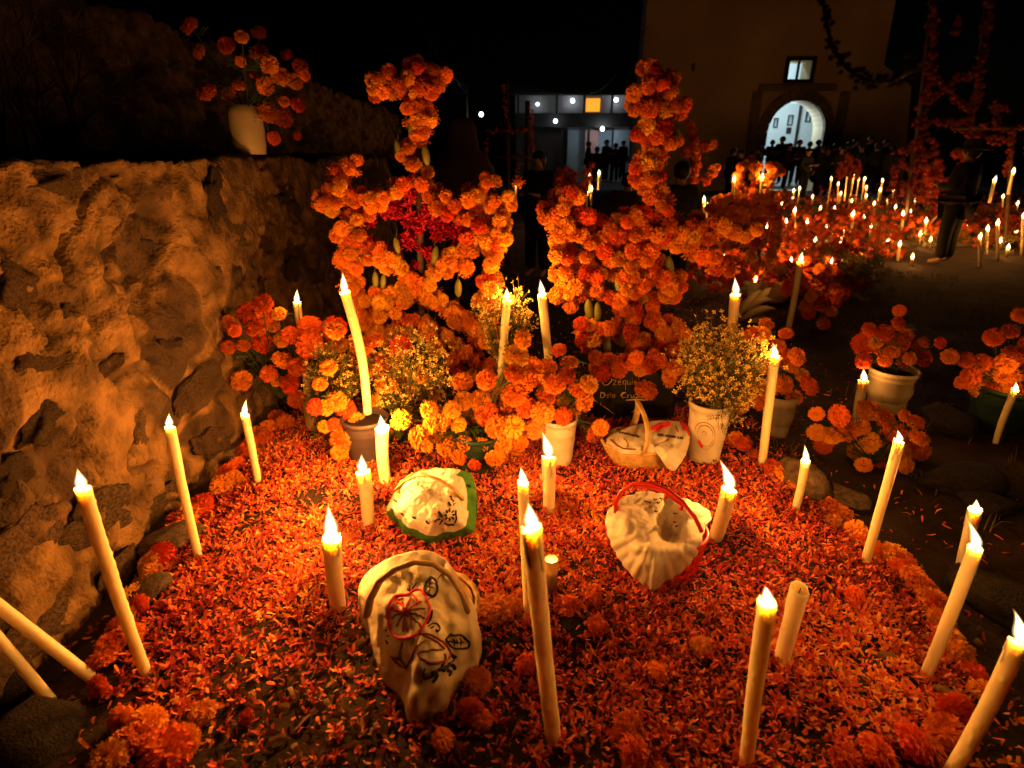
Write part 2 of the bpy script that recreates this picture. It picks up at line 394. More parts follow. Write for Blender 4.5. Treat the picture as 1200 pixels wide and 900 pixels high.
def husks():
    mb = MB(); rnd = random.Random(4)
    for i in range(120):
        if i < 85: p = gnd(rnd.gauss(395, 75), rnd.uniform(740, 895))
        else: p = gnd(rnd.uniform(560, 1150), rnd.uniform(620, 890))
        a = rnd.uniform(0, 6.28); L = rnd.uniform(.015, .06); w = rnd.uniform(.005, .011); k = rnd.uniform(-.5, .5); pts = []
        for j in range(5):
            t = j / 4; b = a + k * t; pts.append(p + Vector((math.cos(b) * L * t, math.sin(b) * L * t, .008 + .012 * math.sin(t * 3.1) * rnd.uniform(.3, 1.4))))
        mb.tube(pts, [w * .4, w, w * .8, w * 1.1, w * .2], 4, flat=.18)
    o = mb.build('dry_husks', M['dry'], smooth=False); tag(o, 'dry curled husks and stalks strewn over the petals', 'husks', kind='stuff')
husks()
def grass():
    mb = MB(); rnd = random.Random(9)
    for i in range(1500):
        x = rnd.uniform(1.35, 5.5); y = rnd.uniform(.8, 9.5)
        if vnoise(np.array([[x * 1.3, y * 1.3, 2.2]]))[0] < -.1: continue
        z = gz(x, y)
        for j in range(rnd.randint(1, 3)):
            a = rnd.uniform(0, 6.28); L = rnd.uniform(.04, .12); lean = rnd.uniform(.2, 1.2); w = .0025
            p0 = Vector((x + rnd.gauss(0, .02), y + rnd.gauss(0, .02), z)); p1 = p0 + Vector((math.cos(a) * lean * .5, math.sin(a) * lean * .5, 1)).normalized() * L * .6
            p2 = p1 + Vector((math.cos(a) * lean, math.sin(a) * lean, .6 - .4 * lean)).normalized() * L * .5
            s = Vector((-math.sin(a), math.cos(a), 0)) * w
            mb.add([p0 - s, p0 + s, p1 - s, p1 + s, p2], [(0, 1, 3, 2), (2, 3, 4)])
    o = mb.build('dry_grass', M['straw'], smooth=False); tag(o, 'dry trampled grass on the dark soil', 'grass', kind='stuff')
grass()

# ================================================================== rocks
def rock_mesh(seed, sub=3, flat=.7, amp=.28):
    bm = bmesh.new(); bmesh.ops.create_icosphere(bm, subdivisions=sub, radius=1); bm.verts.ensure_lookup_table()
    P = np.array([v.co[:] for v in bm.verts]); rnd = np.random.default_rng(seed)
    for _ in range(9):                  # chip flat facets off the lump
        d = rnd.normal(size=3); d /= np.linalg.norm(d); h = rnd.uniform(.55, .85); s = P @ d; P = P - np.outer(np.maximum(s - h, 0) * .85, d)
    r = 1 + amp * .45 * fbm(P * 1.6 + seed * 7, 4) + .03 * fbm(P * 9 + seed, 3)
    P = P * r[:, None]; P[:, 2] *= flat
    for v, p in zip(bm.verts, P): v.co = p
    me = bpy.data.meshes.new('rock'); bm.to_mesh(me); bm.free(); me.polygons.foreach_set('use_smooth', [True] * len(me.polygons)); return me
ROCK = [rock_mesh(s) for s in range(8)]
for me in ROCK: me.materials.append(M['rock'])
ROCKD = []
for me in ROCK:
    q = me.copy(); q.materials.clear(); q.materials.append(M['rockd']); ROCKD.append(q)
def rock(px, py, wpx, label, dark=False, sq=(1, 1, 1), sink=.3, group=None, name='rock'):
    p = gnd(px, py); r = wpx * pxm(p) / 2
    o = inst(name, random.choice(ROCKD if dark else ROCK), (p.x, p.y, p.z + r * .45 * (1 - sink)), Quaternion((0, 0, 1), random.uniform(0, 6)), (r * sq[0], r * sq[1], r * sq[2]))
    tag(o, label, 'rock', group); return o
rock(935, 572, 66, 'rounded brown rock behind the short leaning candle at the right edge of the petals', sq=(1.1, .8, 1))
rock(982, 590, 62, 'low flat rock just right of the rounded brown rock', sq=(1.1, .8, .6))
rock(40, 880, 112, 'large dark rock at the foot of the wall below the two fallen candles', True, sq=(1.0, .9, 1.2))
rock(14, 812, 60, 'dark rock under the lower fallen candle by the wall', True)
rock(212, 640, 70, 'flat pale rock at the wall foot behind the second candle from the wall', sq=(1.2, .8, .6))
rock(175, 700, 60, 'small brown rock beside the foot of the tall leaning candle by the wall', sq=(1, .8, .7))
rock(283, 535, 46, 'brown rock tucked into the wall foot behind the thin candle', sq=(1.2, .8, .8))
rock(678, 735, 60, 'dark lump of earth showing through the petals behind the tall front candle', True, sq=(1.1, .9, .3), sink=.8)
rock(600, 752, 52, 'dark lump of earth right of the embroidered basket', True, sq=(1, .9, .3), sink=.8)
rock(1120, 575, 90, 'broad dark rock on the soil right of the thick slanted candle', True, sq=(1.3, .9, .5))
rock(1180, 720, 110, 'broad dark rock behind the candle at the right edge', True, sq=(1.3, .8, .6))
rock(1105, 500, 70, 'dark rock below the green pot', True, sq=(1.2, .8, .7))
rock(1155, 600, 60, 'low dark rock behind the half-hidden candle', True, sq=(1.2, .8, .6))

# ================================================================== retaining wall
WX = -1.43
def wallpt(px, py, X=WX):
    r = ray(px, py); k = X / r.x; return Vector((X, r.y * k, CAM_H + r.z * k))
def build_wall(name, label, X, y0, y1, ztop, zbot, seed, ny, nz, amp, depth=.5, nstone=0, matw=None, loc=None):
    root = thing(name, label, 'wall', (X, (y0 + y1) / 2, zbot))
    nt_ = 14; ys = np.linspace(y0, y1, ny)
    tz = np.concatenate([np.linspace(0, 1, nz), 1 + np.linspace(0, 1, nt_ + 1)[1:]])
    Yg, T = np.meshgrid(ys, tz, indexing='ij')
    H = ztop - zbot
    Zg = zbot + np.minimum(T, 1) * H; Xg = X - np.maximum(T - 1, 0) * depth - np.minimum(T, 1) * .05
    nx = np.where(T < .97, 1.0, np.where(T > 1.03, .1, .7)); nzv = np.where(T < .97, 0.0, np.where(T > 1.03, 1.0, .7))
    q = np.stack([Xg.ravel() * 1.0, Yg.ravel(), Zg.ravel()], -1)
    wv = np.stack([fbm(q * 2.1 + 3, 3), fbm(q * 2.1 + 40, 3), fbm(q * 2.1 + 80, 3)], -1)
    qq = q + wv * .13
    # stones laid in the rubble: nearest and second nearest stone centre
    rg = np.random.default_rng(seed); cs = []
    for r_, z in enumerate(np.arange(zbot + .1, ztop + .15, .23)):
        for y in np.arange(y0, y1, .36): cs.append((y + rg.uniform(-.13, .13) + .18 * (r_ % 2), z + rg.uniform(-.07, .07)))
    cs = np.array(cs); tone = rg.uniform(0, 1, len(cs)); kk = rg.uniform(.2, 1, len(cs))
    D1 = np.full(len(qq), 9.); D2 = np.full(len(qq), 9.); ID = np.zeros(len(qq), int)
    zz = qq[:, 2] + (X - Xg.ravel()) * .6
    for i, (cy_, cz_) in enumerate(cs):
        d = np.hypot((qq[:, 1] - cy_) * .8, (zz - cz_) * 1.15)
        lt = d < D1; D2 = np.where(lt, D1, np.minimum(D2, d)); ID = np.where(lt, i, ID); D1 = np.where(lt, d, D1)
    edge = sst(.0, .09, D2 - D1)
    smear = sst(-.25, .35, fbm(q * 1.7 + 11, 4))                       # mortar smeared over much of the face
    disp = amp * (edge * (.35 + .65 * kk[ID]) * (1 - .75 * smear) + .55 * smear)
    rid = 1 - np.abs(fbm(qq * 3.1 + 21, 4)); rid2 = 1 - np.abs(fbm(qq * 6.5 + 33, 4))
    disp = disp + amp * .75 * fbm(q * 1.3 + 5, 3) + amp * .7 * (rid - .6) + amp * .42 * (rid2 - .6) + amp * .26 * fbm(q * 17 + 2, 3)
    pit = sst(.42, .62, fbm(qq * np.array([3.6, 3.0, 3.8]) + 60, 4)); disp = disp - pit * amp * (1.0 + .4 * fbm(q * 12 + 9, 3))
    crack = sst(.90, .985, 1 - np.abs(fbm(qq * np.array([2.4, 2.0, 2.6]) + 70, 4))) * sst(-.1, .3, fbm(q * 1.1 + 90, 2)); disp = disp - crack * amp * .8; pit = np.maximum(pit, crack * .7)
    disp = disp.reshape(Yg.shape)
    V = np.stack([Xg + disp * nx, Yg, Zg + disp * nzv], -1).reshape(-1, 3)
    n2 = len(tz); i = (np.arange(ny - 1)[:, None] * n2 + np.arange(n2 - 1)[None]).ravel()
    Fq = np.stack([i, i + n2, i + n2 + 1, i + 1], -1)
    V = V - np.array(root.location[:])
    o = npmesh('masonry', V, Fq, [matw], parent=root)
    at_ = o.data.attributes.new('tone', 'FLOAT', 'POINT')
    st = np.clip((1 - smear) * (tone[ID] > .62) * sst(.15, .5, edge), 0, 1); st = np.maximum(st * (.6 + .4 * tone[ID]), pit * .8)
    at_.data.foreach_set('value', st.astype(np.float32))
    return root
def wall_material(name, light_, dark_):
    m = mat(name, light_, .95, col2=tuple(c * .30 for c in light_), scale=8.5, bump=1.0, bscale=62)
    [n for n in m.node_tree.nodes if n.type == 'BUMP'][0].inputs['Distance'].default_value = .016
    t = m.node_tree; b = t.nodes['Principled BSDF']; src = b.inputs['Base Color'].links[0].from_socket
    a = t.nodes.new('ShaderNodeAttribute'); a.attribute_name = 'tone'; mx = t.nodes.new('ShaderNodeMixRGB'); mx.inputs[2].default_value = (*dark_, 1)
    t.links.new(a.outputs['Fac'], mx.inputs[0]); t.links.new(src, mx.inputs[1]); t.links.new(mx.outputs[0], b.inputs['Base Color']); return m
M['wall'] = wall_material('rubble_mortar', (.28, .162, .062), (.045, .028, .018))
M['wall2'] = wall_material('old_plaster', (.24, .15, .08), (.03, .02, .016))
wall = build_wall('retaining_wall', 'rough rubble and mortar retaining wall along the grave', WX, -.6, 7.2, 1.375, -.05, 3, 620, 130, .040, .55, matw=M['wall'])
M['wstone'] = mat('wall_stone', (.13, .08, .045), .95, var=.75, scale=14, bump=1.0, bscale=40, objvar=.45)
WST = []
for k in range(6):
    me = rock_mesh(50 + k, 4, .85, 1.0); me.materials.append(M['wstone']); WST.append(me)
_mm = wall.children[0].data; _wo = Vector(wall.location)
WBV = BVHTree.FromPolygons([v.co + _wo for v in _mm.vertices], [tuple(f.vertices) for f in _mm.polygons])
def wstone(px, py, w, h):
    hit = WBV.ray_cast(Vector((0, 0, CAM_H)), ray(px, py).normalized())[0]
    if hit is None: return
    s = pxm(hit); r_ = ray(px, py).normalized(); g = max(.45, abs(r_.x))
    ry, rz = w * s * .5 / g * .9, h * s * .55
    rot = Quaternion((1, 0, 0), random.uniform(-.5, .5)) @ Quaternion((0, 0, 1), random.uniform(-.12, .12))
    return inst('stone', random.choice(WST), (hit.x - .012, hit.y, hit.z), rot, (.030, ry, rz), wall)
for px, py, w, h in [(60, 492, 62, 50), (52, 420, 46, 40), (55, 215, 90, 46), (18, 330, 60, 80), (275, 320, 42, 60), (270, 265, 40, 60), (255, 225, 40, 60), (175, 290, 40, 30), (120, 300, 34, 34),
                     (165, 505, 30, 60), (80, 365, 22, 24), (230, 455, 50, 34), (110, 610, 90, 70), (40, 640, 90, 100), (190, 600, 60, 50), (140, 690, 60, 60), (60, 740, 90, 80), (15, 560, 50, 50),
                     (255, 520, 44, 46), (300, 430, 30, 40), (310, 345, 30, 46), (205, 400, 36, 26), (130, 430, 44, 26), (340, 240, 36, 40), (350, 320, 30, 40)]:
    wstone(px, py, w, h)
# terrace earth above the wall, second wall behind it
mb = MB(); nx_, ny_ = 14, 60
for j in range(ny_ + 1):
    for i in range(nx_ + 1):
        x = -3.3 + 1.75 * i / nx_; y = -1 + 17 * j / ny_; mb.v.append((x, y, 1.30 + .05 * float(vnoise(np.array([[x * 2, y * 2, .3]]))[0])))
for j in range(ny_):
    for i in range(nx_):
        a = j * (nx_ + 1) + i; mb.f.append((a, a + 1, a + nx_ + 2, a + nx_ + 1)); mb.mi.append(0)
mb.build('terrace', M['soil'], kind='structure')
build_wall('upper_wall', 'old dim plastered wall standing on the terrace above the rubble wall', -2.85, -1.5, 16, 2.38, 1.25, 8, 300, 46, .07, .35, matw=M['wall2'])

def twig_bush():
    root = thing('bare_shrub', 'bare dark twiggy shrub on the terrace before the upper wall', 'shrub', (-2.45, 3.3, 1.3)); mb = MB(); rnd = random.Random(3)
    def br(p, d, L, r, dep):
        q = p + d * L; m_ = (p + q) / 2 + Vector((rnd.gauss(0, .03), rnd.gauss(0, .03), 0)) * L
        mb.tube([p, m_, q], [r, r * .8, r * .6], 5)
        if dep:
            for _ in range(3): br(q if rnd.random() < .6 else m_, (d + Vector((rnd.gauss(0, .45), rnd.gauss(0, .45), rnd.gauss(.1, .3)))).normalized(), L * .66, r * .6, dep - 1)
    for k in range(6): br(Vector((-2.45 + rnd.gauss(0, .06), 3.3 + rnd.gauss(0, .2), 1.3)), Vector((rnd.gauss(0, .3), rnd.gauss(0, .3), 1)).normalized(), .42, .011, 3)
    mb.build('twigs', M['wood'], root)
twig_bush()

# ================================================================== church
CY = 27.0
def prism(poly, holes, y0, y1, name, m, parent):
    """plate from an outline (x,z) with holes, thickness y0..y1"""
    bm = bmesh.new(); edges = []
    for lp in [poly] + holes:
        vs = [bm.verts.new((x, y0, z)) for x, z in lp]
        edges += [bm.edges.new((vs[i], vs[(i + 1) % len(vs)])) for i in range(len(vs))]
    bmesh.ops.triangle_fill(bm, use_beauty=True, use_dissolve=False, edges=edges)
    ret = bmesh.ops.extrude_face_region(bm, geom=bm.faces[:])
    for v in [g for g in ret['geom'] if isinstance(g, bmesh.types.BMVert)]: v.co.y = y1
    bmesh.ops.recalc_face_normals(bm, faces=bm.faces[:])
    me = bpy.data.meshes.new(name)
    off = Vector(parent.location) if parent else Vector((0, 0, 0))
    for v in bm.verts: v.co -= off
    bm.to_mesh(me); bm.free(); me.materials.append(m)
    o = bpy.data.objects.new(name, me); COL.objects.link(o)
    if parent: o.parent = parent
    return o
def xz(px, py, Y=CY): p = at(px, py, Y); return (p.x, p.z)
church = thing('church_front', 'tall dim plastered church front with a lit arched doorway', 'church', (at(930, 150, CY).x, CY, 0))
dl, dr = xz(897, 165)[0], xz(962, 165)[0]; dz = xz(930, 118)[1]; cx, rad = (dl + dr) / 2, (dr - dl) / 2; spring = dz - rad
arch = [(dl, 0.02), (dr, 0.02)] + [(cx + rad * math.cos(t), spring + rad * math.sin(t)) for t in np.linspace(0, math.pi, 19)]
arch = [(dl, 0.02)] + [(dr, 0.02)] + arch[2:]
w0, w1 = xz(922, 93), xz(952, 71)
slit0, slit1 = xz(810, 83), xz(815, 73)
outline = [(xz(745, 165)[0], -.1), (xz(1072, 165)[0], -.1), xz(1068, 101), xz(1036, 76), (xz(1040, 40)[0] - .1, 11.5), (xz(752, 100)[0], 11.5)]
prism(outline, [arch, [(w0[0], w0[1]), (w1[0], w0[1]), (w1[0], w1[1]), (w0[0], w1[1])], [(slit0[0], slit0[1]), (slit1[0], slit0[1]), (slit1[0], slit1[1]), (slit0[0], slit1[1])]], CY, CY + .9, 'plaster_wall', M['facade'], church)
for i in range(13):                                                    # arch stones round the doorway
    a0, a1 = math.pi * i / 13 + .012, math.pi * (i + 1) / 13 - .012; r0, r1 = rad + .01, rad + .42
    poly = [(cx + r0 * math.cos(a0), spring + r0 * math.sin(a0)), (cx + r1 * math.cos(a0), spring + r1 * math.sin(a0)), (cx + r1 * math.cos((a0 + a1) / 2), spring + r1 * math.sin((a0 + a1) / 2)),
            (cx + r1 * math.cos(a1), spring + r1 * math.sin(a1)), (cx + r0 * math.cos(a1), spring + r0 * math.sin(a1)), (cx + r0 * math.cos((a0 + a1) / 2), spring + r0 * math.sin((a0 + a1) / 2))]
    prism(poly, [], CY - .14 - .02 * (i % 2), CY - .003, 'arch_stone', M['stone'], church)
for s in (-1, 1):
    for j in range(4):
        z0, z1 = spring * j / 4 + .02, spring * (j + 1) / 4 - .02; xa = cx + s * (rad + .01); xb = cx + s * (rad + .4)
        prism([(min(xa, xb), z0), (max(xa, xb), z0), (max(xa, xb), z1), (min(xa, xb), z1)], [], CY - .13, CY - .003, 'jamb_stone', M['stone'], church)
s0, s1 = xz(889, 103), xz(979, 100)
prism([(s0[0], s0[1] - .12), (s1[0], s0[1] - .12), (s1[0], s0[1] + .1), (s0[0], s0[1] + .1)], [], CY - .2, CY - .003, 'cornice', M['stone'], church)
for s in (-1, 1):
    xa = cx + s * (rad + .45); xb = cx + s * (rad + .85)
    prism([(min(xa, xb), 0), (max(xa, xb), 0), (max(xa, xb), s0[1] - .14), (min(xa, xb), s0[1] - .14)], [], CY - .1, CY - .003, 'pilaster', M['stone'], church)
mx_ = (w0[0] + w1[0]) / 2
prism([(w0[0] - .16, w0[1] - .14), (w1[0] + .16, w0[1] - .14), (w1[0] + .16, w1[1] + .14), (w0[0] - .16, w1[1] + .14)], [[(w0[0], w0[1]), (w1[0], w0[1]), (w1[0], w1[1]), (w0[0], w1[1])]], CY - .08, CY - .003, 'window_frame', M['dark'], church)
prism([(mx_ - .04, w0[1]), (mx_ + .04, w0[1]), (mx_ + .04, w1[1]), (mx_ - .04, w1[1])], [], CY + .1, CY + .2, 'mullion', M['dark'], church)
# courtyard house seen through the doorway, lit by its lamp
ch = thing('courtyard_house', 'white courtyard house brightly lit inside the church doorway', 'house', (cx, CY + 5, 0))
x0, x1 = cx - 3.6, cx + 4.4; Yh = CY + 5
win = []
for (px, py, wpx, hpx) in [(909, 144, 3, 8), (926, 141, 4, 9), (947, 137, 4, 9)]:
    p = at(px, py, Yh); s = pxm(p); win.append((p.x - wpx * s / 2, p.z - hpx * s / 2, p.x + wpx * s / 2, p.z + hpx * s / 2))
prism([(x0, 0), (x1, 0), (x1, 6.6), (x0, 6.6)], [[(a, b), (c, b), (c, d), (a, d)] for a, b, c, d in win], Yh, Yh + .4, 'house_wall', M['white'], ch)
for a, b, c, d in win:
    f = prism([(a - .05, b - .05), (c + .05, b - .05), (c + .05, d + .05), (a - .05, d + .05)], [[(a, b), (c, b), (c, d), (a, d)]], Yh - .05, Yh - .003, 'window', M['dark'], ch)
    q = MB().box((a, Yh + .12, b), (c, Yh + .15, d)).build('pane', M['bluep'], ch, smooth=False); q.parent = f
p0, p1 = xz(933, 165, Yh - .1), xz(937, 128, Yh - .1)
MB().tube([(p0[0], Yh - .12, 0), (p1[0], Yh - .12, 6.5)], .07, 8).build('drainpipe', M['dark'], ch)
p = at(924, 153, Yh); MB().box((p.x - .12, Yh - .06, p.z - .14), (p.x + .12, Yh - .004, p.z + .14)).build('meter_box', M['dark'], ch, smooth=False)
lp = thing('courtyard_lamp', 'bright white floodlight just inside the church arch', 'lamp', (cx + .3, CY + 1.2, dz + .35))
MB().box((cx + .12, CY + 1.05, dz + .3), (cx + .48, CY + 1.3, dz + .42)).build('lamp_housing', M['dark'], lp, smooth=False)
MB().box((cx + .16, CY + 1.09, dz + .27), (cx + .44, CY + 1.27, dz + .297)).build('lamp_glass', M['lampw'], lp, smooth=False)
light('lamp_light', (cx + .3, CY + 1.5, dz - .05), 300, (.62, .88, 1.0), .15, lp)
light('lamp_light', (cx - .2, CY + 2.4, dz + 2.6), 330, (.55, .90, 1.0), .15, lp)

# ================================================================== lit house at the back
HY = 37.0
def hx(px, py=140): return at(px, py, HY).x
def hz(py): return at(680, py, HY).z
house = thing('gallery_house', 'long low house with lamps along its upper gallery', 'house', (hx(675), HY, 0))
xl, xr = hx(604), hx(744)
zt, zg, zr, zl = hz(107), hz(133), hz(149), hz(152)
MB().box((xl, HY + 1.6, 0), (xr, HY + 2.0, zt)).build('back_wall', M['gal'], house, smooth=False)
MB().box((xl, HY - .1, zg - .12), (xr, HY + 1.59, zg + .02)).build('gallery_floor', M['dark'], house, smooth=False)
MB().box((xl, HY - .06, zr + .003), (xr, HY + .06, zg - .124)).build('balustrade', M['dark'], house, smooth=False)
mb = MB(); mb.add([(xl - .3, HY - .5, zt - .25), (xr + .3, HY - .5, zt - .25), (xr + .3, HY + 2.4, zt + .5), (xl - .3, HY + 2.4, zt + .5), (xl - .3, HY - .5, zt - .13), (xr + .3, HY - .5, zt - .13), (xr + .3, HY + 2.4, zt + .62), (xl - .3, HY + 2.4, zt + .62)],
                  [(0, 3, 2, 1), (4, 5, 6, 7), (0, 1, 5, 4), (1, 2, 6, 5), (2, 3, 7, 6), (3, 0, 4, 7)]); mb.build('roof', M['roof'], house, smooth=False)
for px in (607, 652, 684, 716, 742): MB().box((hx(px) - .06, HY - .05, zg + .023), (hx(px) + .06, HY + .05, zt - .13)).build('post', M['dark'], house, smooth=False)
for px in (627, 660, 691, 742): MB().box((hx(px) - .07, HY + .1, 0), (hx(px) + .07, HY + .24, zg - .123)).build('lower_post', M['dark'], house, smooth=False)
MB().box((hx(605), HY + .5, 0), (hx(666), HY + .7, zr)).build('lower_dark_wall', M['roof'], house, smooth=False)
MB().box((hx(667), HY + .4, 0), (hx(687), HY + .5, zl)).build('lower_wall', M['bluep'], house, smooth=False)
MB().box((hx(688), HY + .55, 0), (hx(704), HY + .65, zl)).build('door', M['pink'], house, smooth=False)
MB().box((hx(705), HY + .9, 0), (hx(721), HY + 1.0, zl)).build('lower_wall', M['bluep'], house, smooth=False)
MB().box((hx(722), HY + .4, 0), (hx(742), HY + .5, zl)).build('lower_wall', M['bluep'], house, smooth=False)
p = at(695, 123, HY + 1.5); MB().box((p.x - .42, HY + 1.5, p.z - .36), (p.x + .42, HY + 1.59, p.z + .36)).build('amber_window', M['lampo'], house, smooth=False)
def bulb(px, py, Y, e, label=None, parent=None, r=.09, col=(.75, .9, 1.0), m='lampw', name='lamp'):
    p = at(px, py, Y)
    mb = MB(); mb.lathe([(.001, -r), (r * .6, -r * .8), (r, 0), (r * .6, r * .8), (.001, r)], p, 10); o = mb.build(name, M[m], parent)
    l = light('lamp_light', p + Vector((0, -r * 1.6, -.02)), e, col, .08, None)
    l.location = p + Vector((0, -r * 1.6, -.02)) - (Vector(parent.location) if parent else Vector((0, 0, 0)))
    if parent: l.parent = parent
    return o
bulb(630, 122, HY + 1.25, 2.6, parent=house); bulb(671, 118, HY + 1.25, 4.5, parent=house, r=.12); bulb(722, 117, HY + 1.25, 4.5, parent=house, r=.12)
bulb(706, 151, HY - .2, 24, parent=house, r=.12); bulb(651, 142, HY - .4, 2.5, parent=house, r=.11)
pole = thing('lamp_pole', 'slim pole with a small white lamp left of the long house', 'pole', tuple(at(546, 183, 30)[:2]) + (0,))
pa = at(546, 100, 30); MB().tube([(pa.x, 30, 0), (pa.x, 30, pa.z)], .06, 8).build('shaft', M['wood'], pole)
MB().tube([(pa.x, 30, pa.z - .4), at(520, 106, 30)], .03, 6).build('crossarm', M['wood'], pole)
bulb(564, 134, 30, 10, parent=pole, r=.1)
for i, (a, b) in enumerate([((470, -20), (546, 102)), ((488, -20), (546, 108)), ((760, 30), (690, 110))]):
    p, q = at(*a, 20), at(*b, 30 if i < 2 else HY); mb = MB(); mb.tube([p.lerp(q, t) - Vector((0, 0, .5 * math.sin(math.pi * t))) for t in np.linspace(0, 1, 12)], .012, 4)
    tag(mb.build('overhead_wire', M['black']), ['thin overhead wire sagging to the top of the lamp pole', 'second thin wire just below it reaching the lamp pole', 'thin wire crossing the dark sky above the long house'][i], 'wire')

# ================================================================== candles
def flame_mesh(h, r, bend):
    prof = [(0, .40), (.06, .66), (.16, .95), (.28, 1.0), (.42, .86), (.56, .64), (.7, .42), (.82, .24), (.92, .11), (1, .015)]
    mb = MB(); n = 10
    for mi, (kr, k0, k1) in enumerate(((1.22, -.03, 1.06), (.95, .0, .97), (.70, .03, .86))):
        vs = []
        for t, k in prof:
            z = k0 + (k1 - k0) * t; o = bend * (max(z, 0) ** 1.7) * h
            for j in range(n):
                a = 2 * math.pi * j / n; vs.append((o.x + r * k * kr * math.cos(a), o.y + r * k * kr * math.sin(a), h * z))
        fs = [(i * n + j, i * n + (j + 1) % n, (i + 1) * n + (j + 1) % n, (i + 1) * n + j) for i in range(len(prof) - 1) for j in range(n)]
        fs += [tuple(reversed(range(n))), tuple((len(prof) - 1) * n + j for j in range(n))]
        mb.add(vs, fs, mi)
    return mb
def candle(label, top, base, wpx, flame=None, group=None, lean=0.0, bury=.02, bend=None, P=None, Ybase=None, drips=1.0, name='candle', wtop=None, cat='candle', ragged=False, mid=None, rough=0):
    """top: pixel of the rim, base: pixel where it meets the ground, flame: pixel of the flame tip"""
    B = gnd(*base) if Ybase is None else at(*base, Ybase)
    T = at(*top, B.y + lean); ax = (T - B).normalized(); s = pxm(B.lerp(T, .6)); r = wpx * s / 2 * offax((top[0] + base[0]) / 2, (top[1] + base[1]) / 2)
    root = thing(name, label, cat, B, group)
    rnd = random.Random(hash(top) & 0xffff if False else int(top[0] * 7 + top[1] * 13))
    B0 = B - ax * bury; Ln = (T - B0).length; u = ax.orthogonal().normalized(); v = ax.cross(u)
    n, m = 16, 26 if wpx > 9 else 8
    if rough: n, m = 28, 84
    if P is None: P = POWER.get(tuple(top))
    if wpx <= 9: n = 10
    mb = MB(); vs = []; ph = rnd.uniform(0, 50)
    rows = [k / (m - 1) for k in range(m)]
    riv = [(rnd.uniform(0, 6.28), rnd.uniform(.12, .55), rnd.uniform(.03, .07)) for _ in range(rnd.randint(2, 4))]
    sag = u * rnd.uniform(-.006, .006) + v * rnd.uniform(-.006, .006)
    if mid: sag = (mid(B0, T))
    q = []
    for t in rows:
        for j in range(n):
            a = 2 * math.pi * j / n; k = 1.0
            for ra, rl, rw in riv:
                dd = abs((a - ra + math.pi) % (2 * math.pi) - math.pi)
                if 1 - t < rl: k += rw * drips * math.exp(-(dd / .33) ** 2) * (1 if 1 - t < rl * .85 else .5)
            q.append((a, t, k))
    qa = np.array(q); nz = fbm(np.stack([np.cos(qa[:, 0]) * 1.3 + ph, np.sin(qa[:, 0]) * 1.3, qa[:, 1] * Ln / r * .45], -1), 3)
    rz = fbm(np.stack([np.cos(qa[:, 0]) * 2 + ph, np.sin(qa[:, 0]) * 2, qa[:, 1] * Ln / r * 1.15], -1), 2) if rough else None
    for _i, ((a, t, k), z) in enumerate(zip(q, nz)):
        rr = r * (.83 + .10 * t) * (k + .035 * z * drips)
        if rough:
            dd = abs((a - rough + math.pi) % (2 * math.pi) - math.pi); bz = max(0, rz[_i] - .05); rr *= 1 + .34 * bz * math.exp(-(dd / .55) ** 2) * min(1, (1 - t) * 9 + .25)
        tt = t
        c = B0 + ax * Ln * tt + sag * math.sin(math.pi * t)
        if t == 1: c = c + ax * r * (.22 * math.sin(a + ph) + (.5 * z if ragged else .2 * z))
        vs.append(c + (u * math.cos(a) + v * math.sin(a)) * rr)
    for rk, dz in ((.80, -.05), (.62, -.38), (.3, -.5), (.02, -.5)):
        for j in range(n):
            a = 2 * math.pi * j / n
            lift = r * (.18 * math.sin(a + ph)) if rk > .7 else 0
            vs.append(T + ax * (r * dz + lift) + (u * math.cos(a) + v * math.sin(a)) * r * rk * .91)
    M_ = m + 4
    fs = [(i * n + j, i * n + (j + 1) % n, (i + 1) * n + (j + 1) % n, (i + 1) * n + j) for i in range(M_ - 1) for j in range(n)] + [tuple(reversed(range(n)))]
    mb.add(vs, fs)
    for _ in range(rnd.randint(2, 5) if wpx > 9 and flame else 0):      # runs of wax down from the rim
        a = rnd.uniform(0, 6.28); ln = rnd.uniform(.6, 4.5) * r; o_ = u * math.cos(a) + v * math.sin(a); wd = r * rnd.uniform(.07, .13); k_ = 9; pp = []
        for q_ in range(k_):
            t_ = q_ / (k_ - 1); rr_ = r * (.93 - .10 * ln * t_ / Ln) * .985; a2 = a + .12 * math.sin(t_ * 5 + ph); o2 = u * math.cos(a2) + v * math.sin(a2); pp.append(T + sag * math.sin(math.pi * (1 - ln * t_ / Ln)) - ax * (ln * t_ - r * .05) + o2 * rr_)
        mb.tube(pp, [wd * .6] + [wd * rnd.uniform(.75, 1.0) for _ in range(k_ - 3)] + [wd * 1.45, wd * .5], 6)
    mb.build('wax', M['wax'], root)
    if wpx > 5:
        wk = r * .9 if flame else r * .55
        w0_ = T - ax * r * .5; w1_ = w0_ + ax * wk * .7; w2_ = w1_ + (ax + u * .4).normalized() * wk * .3
        MB().tube([w0_, w1_, w2_], max(r * .055, .0012), 6).build('wick', M['wick'], root)
    if flame:
        f0 = T + ax * r * .05; ft = at(*flame, T.y); h = max(ft.z - f0.z, .012) * .93; bd = Vector(((ft.x - f0.x) / h, rnd.uniform(-.1, .1), 0))
        fr = min(h * .235, r * .62); fm = flame_mesh(h, fr, bd)
        fo = fm.build('flame', M['flame'], None); fo.location = f0 - B; fo.parent = root
        light('flame_light', f0 + Vector((bd.x * h * .25, bd.y * h * .25, h * .42)), P if P is not None else P_NEAR, FLAME_RGB, max(fr * .6, .005), root)
    return root
